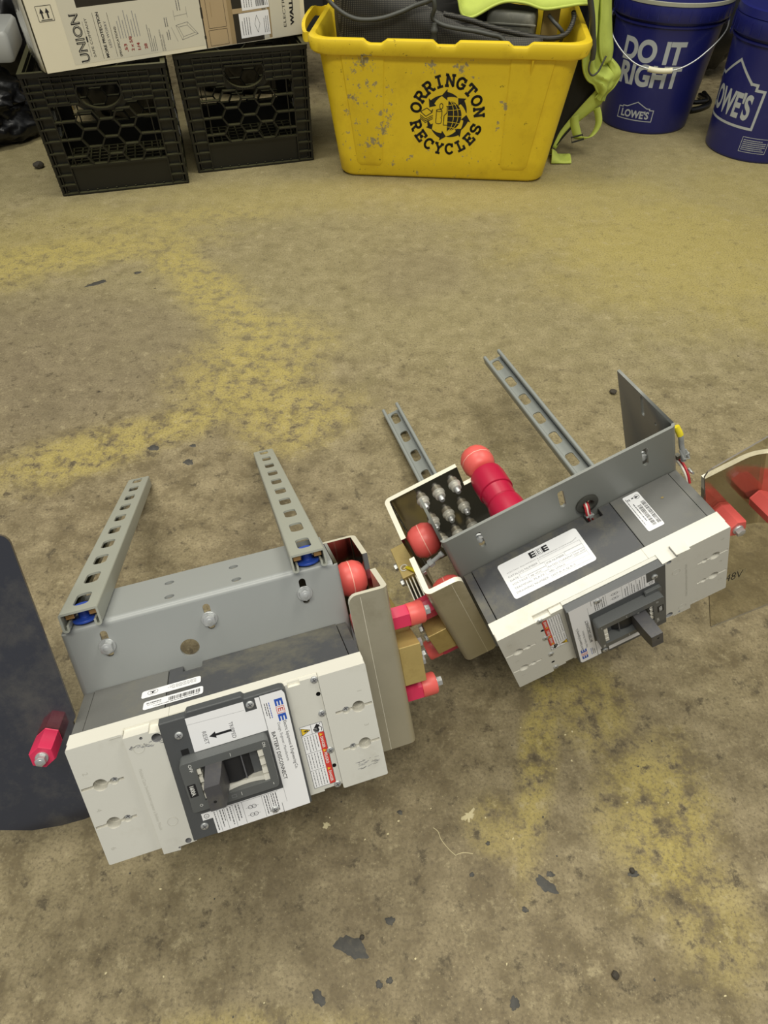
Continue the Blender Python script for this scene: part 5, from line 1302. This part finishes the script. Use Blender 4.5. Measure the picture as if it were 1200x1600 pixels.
def house_logo(mb,x0,z0,wd,hg,t,word=True,tm=True):
    f=Fr((0,0,0),(1,0,0),(0,1,0),(0,0,1))
    P=[(0,0),(1,0),(1,0.62),(0.885,0.62),(0.885,0.70),(0.80,0.70),(0.52,1.0),(0.24,0.70),(0.115,0.70),(0.115,0.62),(0,0.62)]
    P=[(x0+a*wd,z0+b*hg) for a,b in P]
    for i in range(len(P)):
        a,b=Vector(P[i]),Vector(P[(i+1)%len(P)]); d=(b-a).normalized()*t/2; a=a-d; b=b+d; line(mb,f,a.x,a.y,b.x,b.y,t,'bucket_print',0)
    text(mb,"LOWE'S",f,x0+0.10*wd,z0+0.14*hg,0.80*wd,0.40*hg,'bucket_print',0,bold=0.035)
def bucket(x,y,rz,label,front):
    root=empty('bucket',(x,y,0),rz); tag(root,label,'bucket')
    f=Fr((0,0,0),(1,0,0),(0,1,0),(0,0,1)); mb=MB()
    R=lambda z: RB+(RT-RB)*z/HBK
    mb.lathe([(RB-9,0.3),(RB-3,0.4),(RB-0.5,3),(R(8),8),(R(250),250),(R(272),272),(R(272)+5,274),(R(278)+5,278),(R(280),280),(R(HBK),HBK),(R(HBK)-3,HBK),(RB-3,6)],f,72,'navy')
    mb.build('bucket_body',root,smooth=40)
    mb=MB(); q=R(HBK)
    mb.lathe([(q+1,287),(q+6,287),(q+8,290),(q+8.5,320),(q+7,326),(q+3,328)],f,72,'navy',cap=False)
    mb.lathe([(q+8,328),(q+6,345),(q+2,347),(q-8,347),(q-12,338),(0.5,338)],f,72,'navy',cap=False)
    for i in range(36):
        a=2*pi*i/36; mb.box(q+8,-1.2,292,q+9.2,1.2,318,'navy',Fr((0,0,0),(cos(a),sin(a),0),(-sin(a),cos(a),0),(0,0,1)))
    lid=mb.build('lid',root,smooth=40)
    if front:
        mb=MB(); mb.lathe([(q+6,324),(q+9.4,325),(q+9.4,333),(q+6,335)],f,72,'ring_grey',cap=False); o=mb.build('lid_ring',root,smooth=40); o['label']='dusty grey ring under the lid top'
    # ears
    for s in (-1,1):
        mb=MB(); fe=Fr((s*(R(276)+3),0,276),(0,1,0),(0,0,1),(s,0,0)); mb.lathe([(12,0),(12,5),(9,8),(4,9)],fe,18,'navy'); mb.build('handle_ear',root,smooth=40)
    return root
def handle(root,pts,grip_t):
    P=catmull(pts,8); mb=MB(); mb.tube(P,2.0,'zinc',8); b=mb.build('bail_wire',root,smooth=60); n=len(P); a,c=int(n*grip_t[0]),int(n*grip_t[1])
    mb=MB(); g=P[a:c+1]; mb.tube(g,7.2,'grip',14); o=mb.build('grip',root,smooth=50); o['label']='ivory plastic hand grip'
Ba=bucket(843.3,2341.5,radians(-19.8),'navy blue lidded bucket reading DO IT RIGHT, its wire handle hanging in front',True)
m_=MB(); f0=Fr((0,0,0),(1,0,0),(0,1,0),(0,0,1))
text(m_,'DO IT',f0,-112,190,182,54,'bucket_print',0,bold=0.04)
text(m_,'RIGHT',f0,-106,130,182,54,'bucket_print',0,bold=0.04)
o=wrap_print(m_).build('slogan_print',Ba,fixn=False)
m_=MB(); house_logo(m_,-80,36,106,50,2.4)
o=wrap_print(m_).build('logo_print',Ba,fixn=False); o['label']='grey house shaped logo'
handle(Ba,[(-163,0,276),(-160,-60,262),(-140,-110,236),(-100,-146,208),(-60,-166,190),(-20,-174,182),(20,-174,180),(60,-166,186),(100,-148,206),(140,-110,240),(160,-60,262),(163,0,276)],(0.45,0.60))
Bb=bucket(1111.2,2112.3,radians(-27.8),'navy blue lidded bucket at the right edge with a large house shaped logo',False)
m_=MB(); house_logo(m_,-222,84,205,150,6.5)
m2=MB(); frame_lines(m2,f0,-30,26,40,64,1.4,'bucket_print',0)
for k in range(6): fuzz_lines(m2,f0,-26,31+k*5.0,36,1,2,2.2,'bucket_print',950+k,0)
o=wrap_print(m2).build('notice_print',Bb,fixn=False)
o=wrap_print(m_).build('logo_print',Bb,fixn=False); o['label']='large grey house shaped logo'
handle(Bb,[(-163,0,276),(-160,40,268),(-150,70,258),(-120,112,240),(-60,150,226),(0,164,222),(60,150,226),(120,112,240),(150,70,258),(163,0,276)],(0.42,0.58))

# ------------------------------------------------------------------ dark clutter along the back; most bags added to fill shade
def lump(name,loc,size,m,label,cat,seed,amp=0.25,freq=1.6):
    mb=MB(); bm=bmesh.new(); bmesh.ops.create_icosphere(bm,subdivisions=5,radius=1)
    for v in bm.verts:
        n=v.co.normalized(); q=1+amp*mnoise.noise(n*freq+Vector((seed,0,0)))+amp*0.45*abs(mnoise.noise(n*freq*3+Vector((0,seed,0))))+amp*0.15*mnoise.noise(n*freq*8)
        v.co=Vector((n.x*size[0]*q,n.y*size[1]*q,n.z*size[2]*q))
    for v in bm.verts: v.co.z=max(v.co.z,-size[2]*0.78)
    mb.add([v.co+V3(0,0,size[2]*0.78) for v in bm.verts],[[v.index for v in f.verts] for f in bm.faces],m); bm.free()
    o=mb.build(name,smooth=75); o.location=[c*0.001 for c in loc]; tag(o,label,cat); return o
lump('trash_bag',(-1290,2235,0.0),(230,170,98),'bag','shiny black plastic bag on the floor at the left edge beside the black crate','bag',3,0.3)
lump('trash_bag',(-1270,2730,0.0),(220,190,250),'bag','added black bag filling the shade behind the low bag at the left edge','bag',8,0.3)  # added to fill the dark area above the low bag
lump('duffel_bag',(-10,2700,0.0),(185,165,290),'fabric_black','black fabric bag standing behind the gap between crates and yellow bin','bag',12,0.22)
lump('trash_bag',(1060,2850,0.0),(220,180,330),'bag','added black bag filling the shade behind the two blue buckets','bag',16,0.3)  # put in where only shade lies behind the buckets
lump('trash_bag',(500,2790,0.0),(210,180,320),'bag','added black bag filling the shade behind the yellow bin and lime vest','bag',21,0.3)  # stands in for the shadow behind the bin, added
lump('trash_bag',(-480,2690,0.0),(190,160,235),'bag','added black bag filling the shade behind the two black crates under the carton','bag',33,0.25)  # added to darken the view through the crates
lump('trash_bag',(-840,2420,0.0),(140,105,210),'bag','small added black bag filling the shade behind the front-most black crate','bag',41,0.25)  # placed to keep the view through the front crate dark
# pale grey wrapped block lying on the black bag at the left edge
mb=MB(); rows=[]
for j,(z,k) in enumerate(((0,0.96),(8,1.0),(64,1.0),(72,0.95))):
    rows.append([V3(x*k+3*mnoise.noise(Vector((x*.03,y*.03,z*.03))),y*k,z+3*mnoise.noise(Vector((x*.02,y*.02,z)))) for x,y in rrect(-120,-90,120,90,14,4)])
mb.grid(rows,'bag_grey',closed_u=True); mb.add(rows[-1],[tuple(range(len(rows[-1])))],'bag_grey'); mb.add(rows[0],[tuple(range(len(rows[0])-1,-1,-1))],'bag_grey')
o=mb.build('wrapped_packet',smooth=50); o.location=(-1.20,2.30,0.2); o.rotation_euler=(0.05,0.03,0.2); tag(o,'pale grey plastic wrapped packet lying on the black bag at the left edge','packet')
mb=MB(); f=Fr((0,0,0),(1,0,0),(0,0,1),(0,1,0)); mb.plate([(-32,0),(32,0),(26,330),(-20,345)],[],0,12,f,'tan')
o=mb.build('cardboard_piece'); o.location=(-1.06,2.44,0.0); o.rotation_euler=(0.0,0,0.5); tag(o,'tan cardboard piece upright behind the left corner of the left crate','cardboard')
mb=MB()
for k,(pts,r) in enumerate((([(1000,2440,9),(1010,2410,9),(1010,2392,9),(1060,2420,9),(1100,2470,9),(1110,2560,9)],8.5),([(1005,2450,26),(1015,2420,30),(1030,2420,24),(1080,2450,22),(1090,2540,10)],7.0))): mb.tube(catmull(pts,6),r,'bag',10)
o=mb.build('hose',None,(1010,2420,0),smooth=60); o.location=(1.01,2.42,0); tag(o,'black hose coiled on the floor behind the two blue buckets','hose')
mb=MB(); mb.tube(catmull([(985,2470,190),(1000,2460,150),(1008,2452,110),(1003,2460,60),(985,2475,12)],6),4.0,'cable_grey',8)
o=mb.build('grey_cable',None,(925,2440,12),smooth=60); o.location=(0.925,2.44,0.012); tag(o,'thin grey cable drooping between the two blue buckets','cable')
GROUPS={'battery_disconnect':'battery disconnect units on the floor','milk_crate':'milk crates under the carton','bucket':'blue lidded buckets','trash_bag':'black plastic bags along the back','concrete_chip':'loose crumbs on the floor'}
for o in bpy.data.objects:
    if o.parent is None and o.name.split('.')[0] in GROUPS: o['group']=GROUPS[o.name.split('.')[0]]
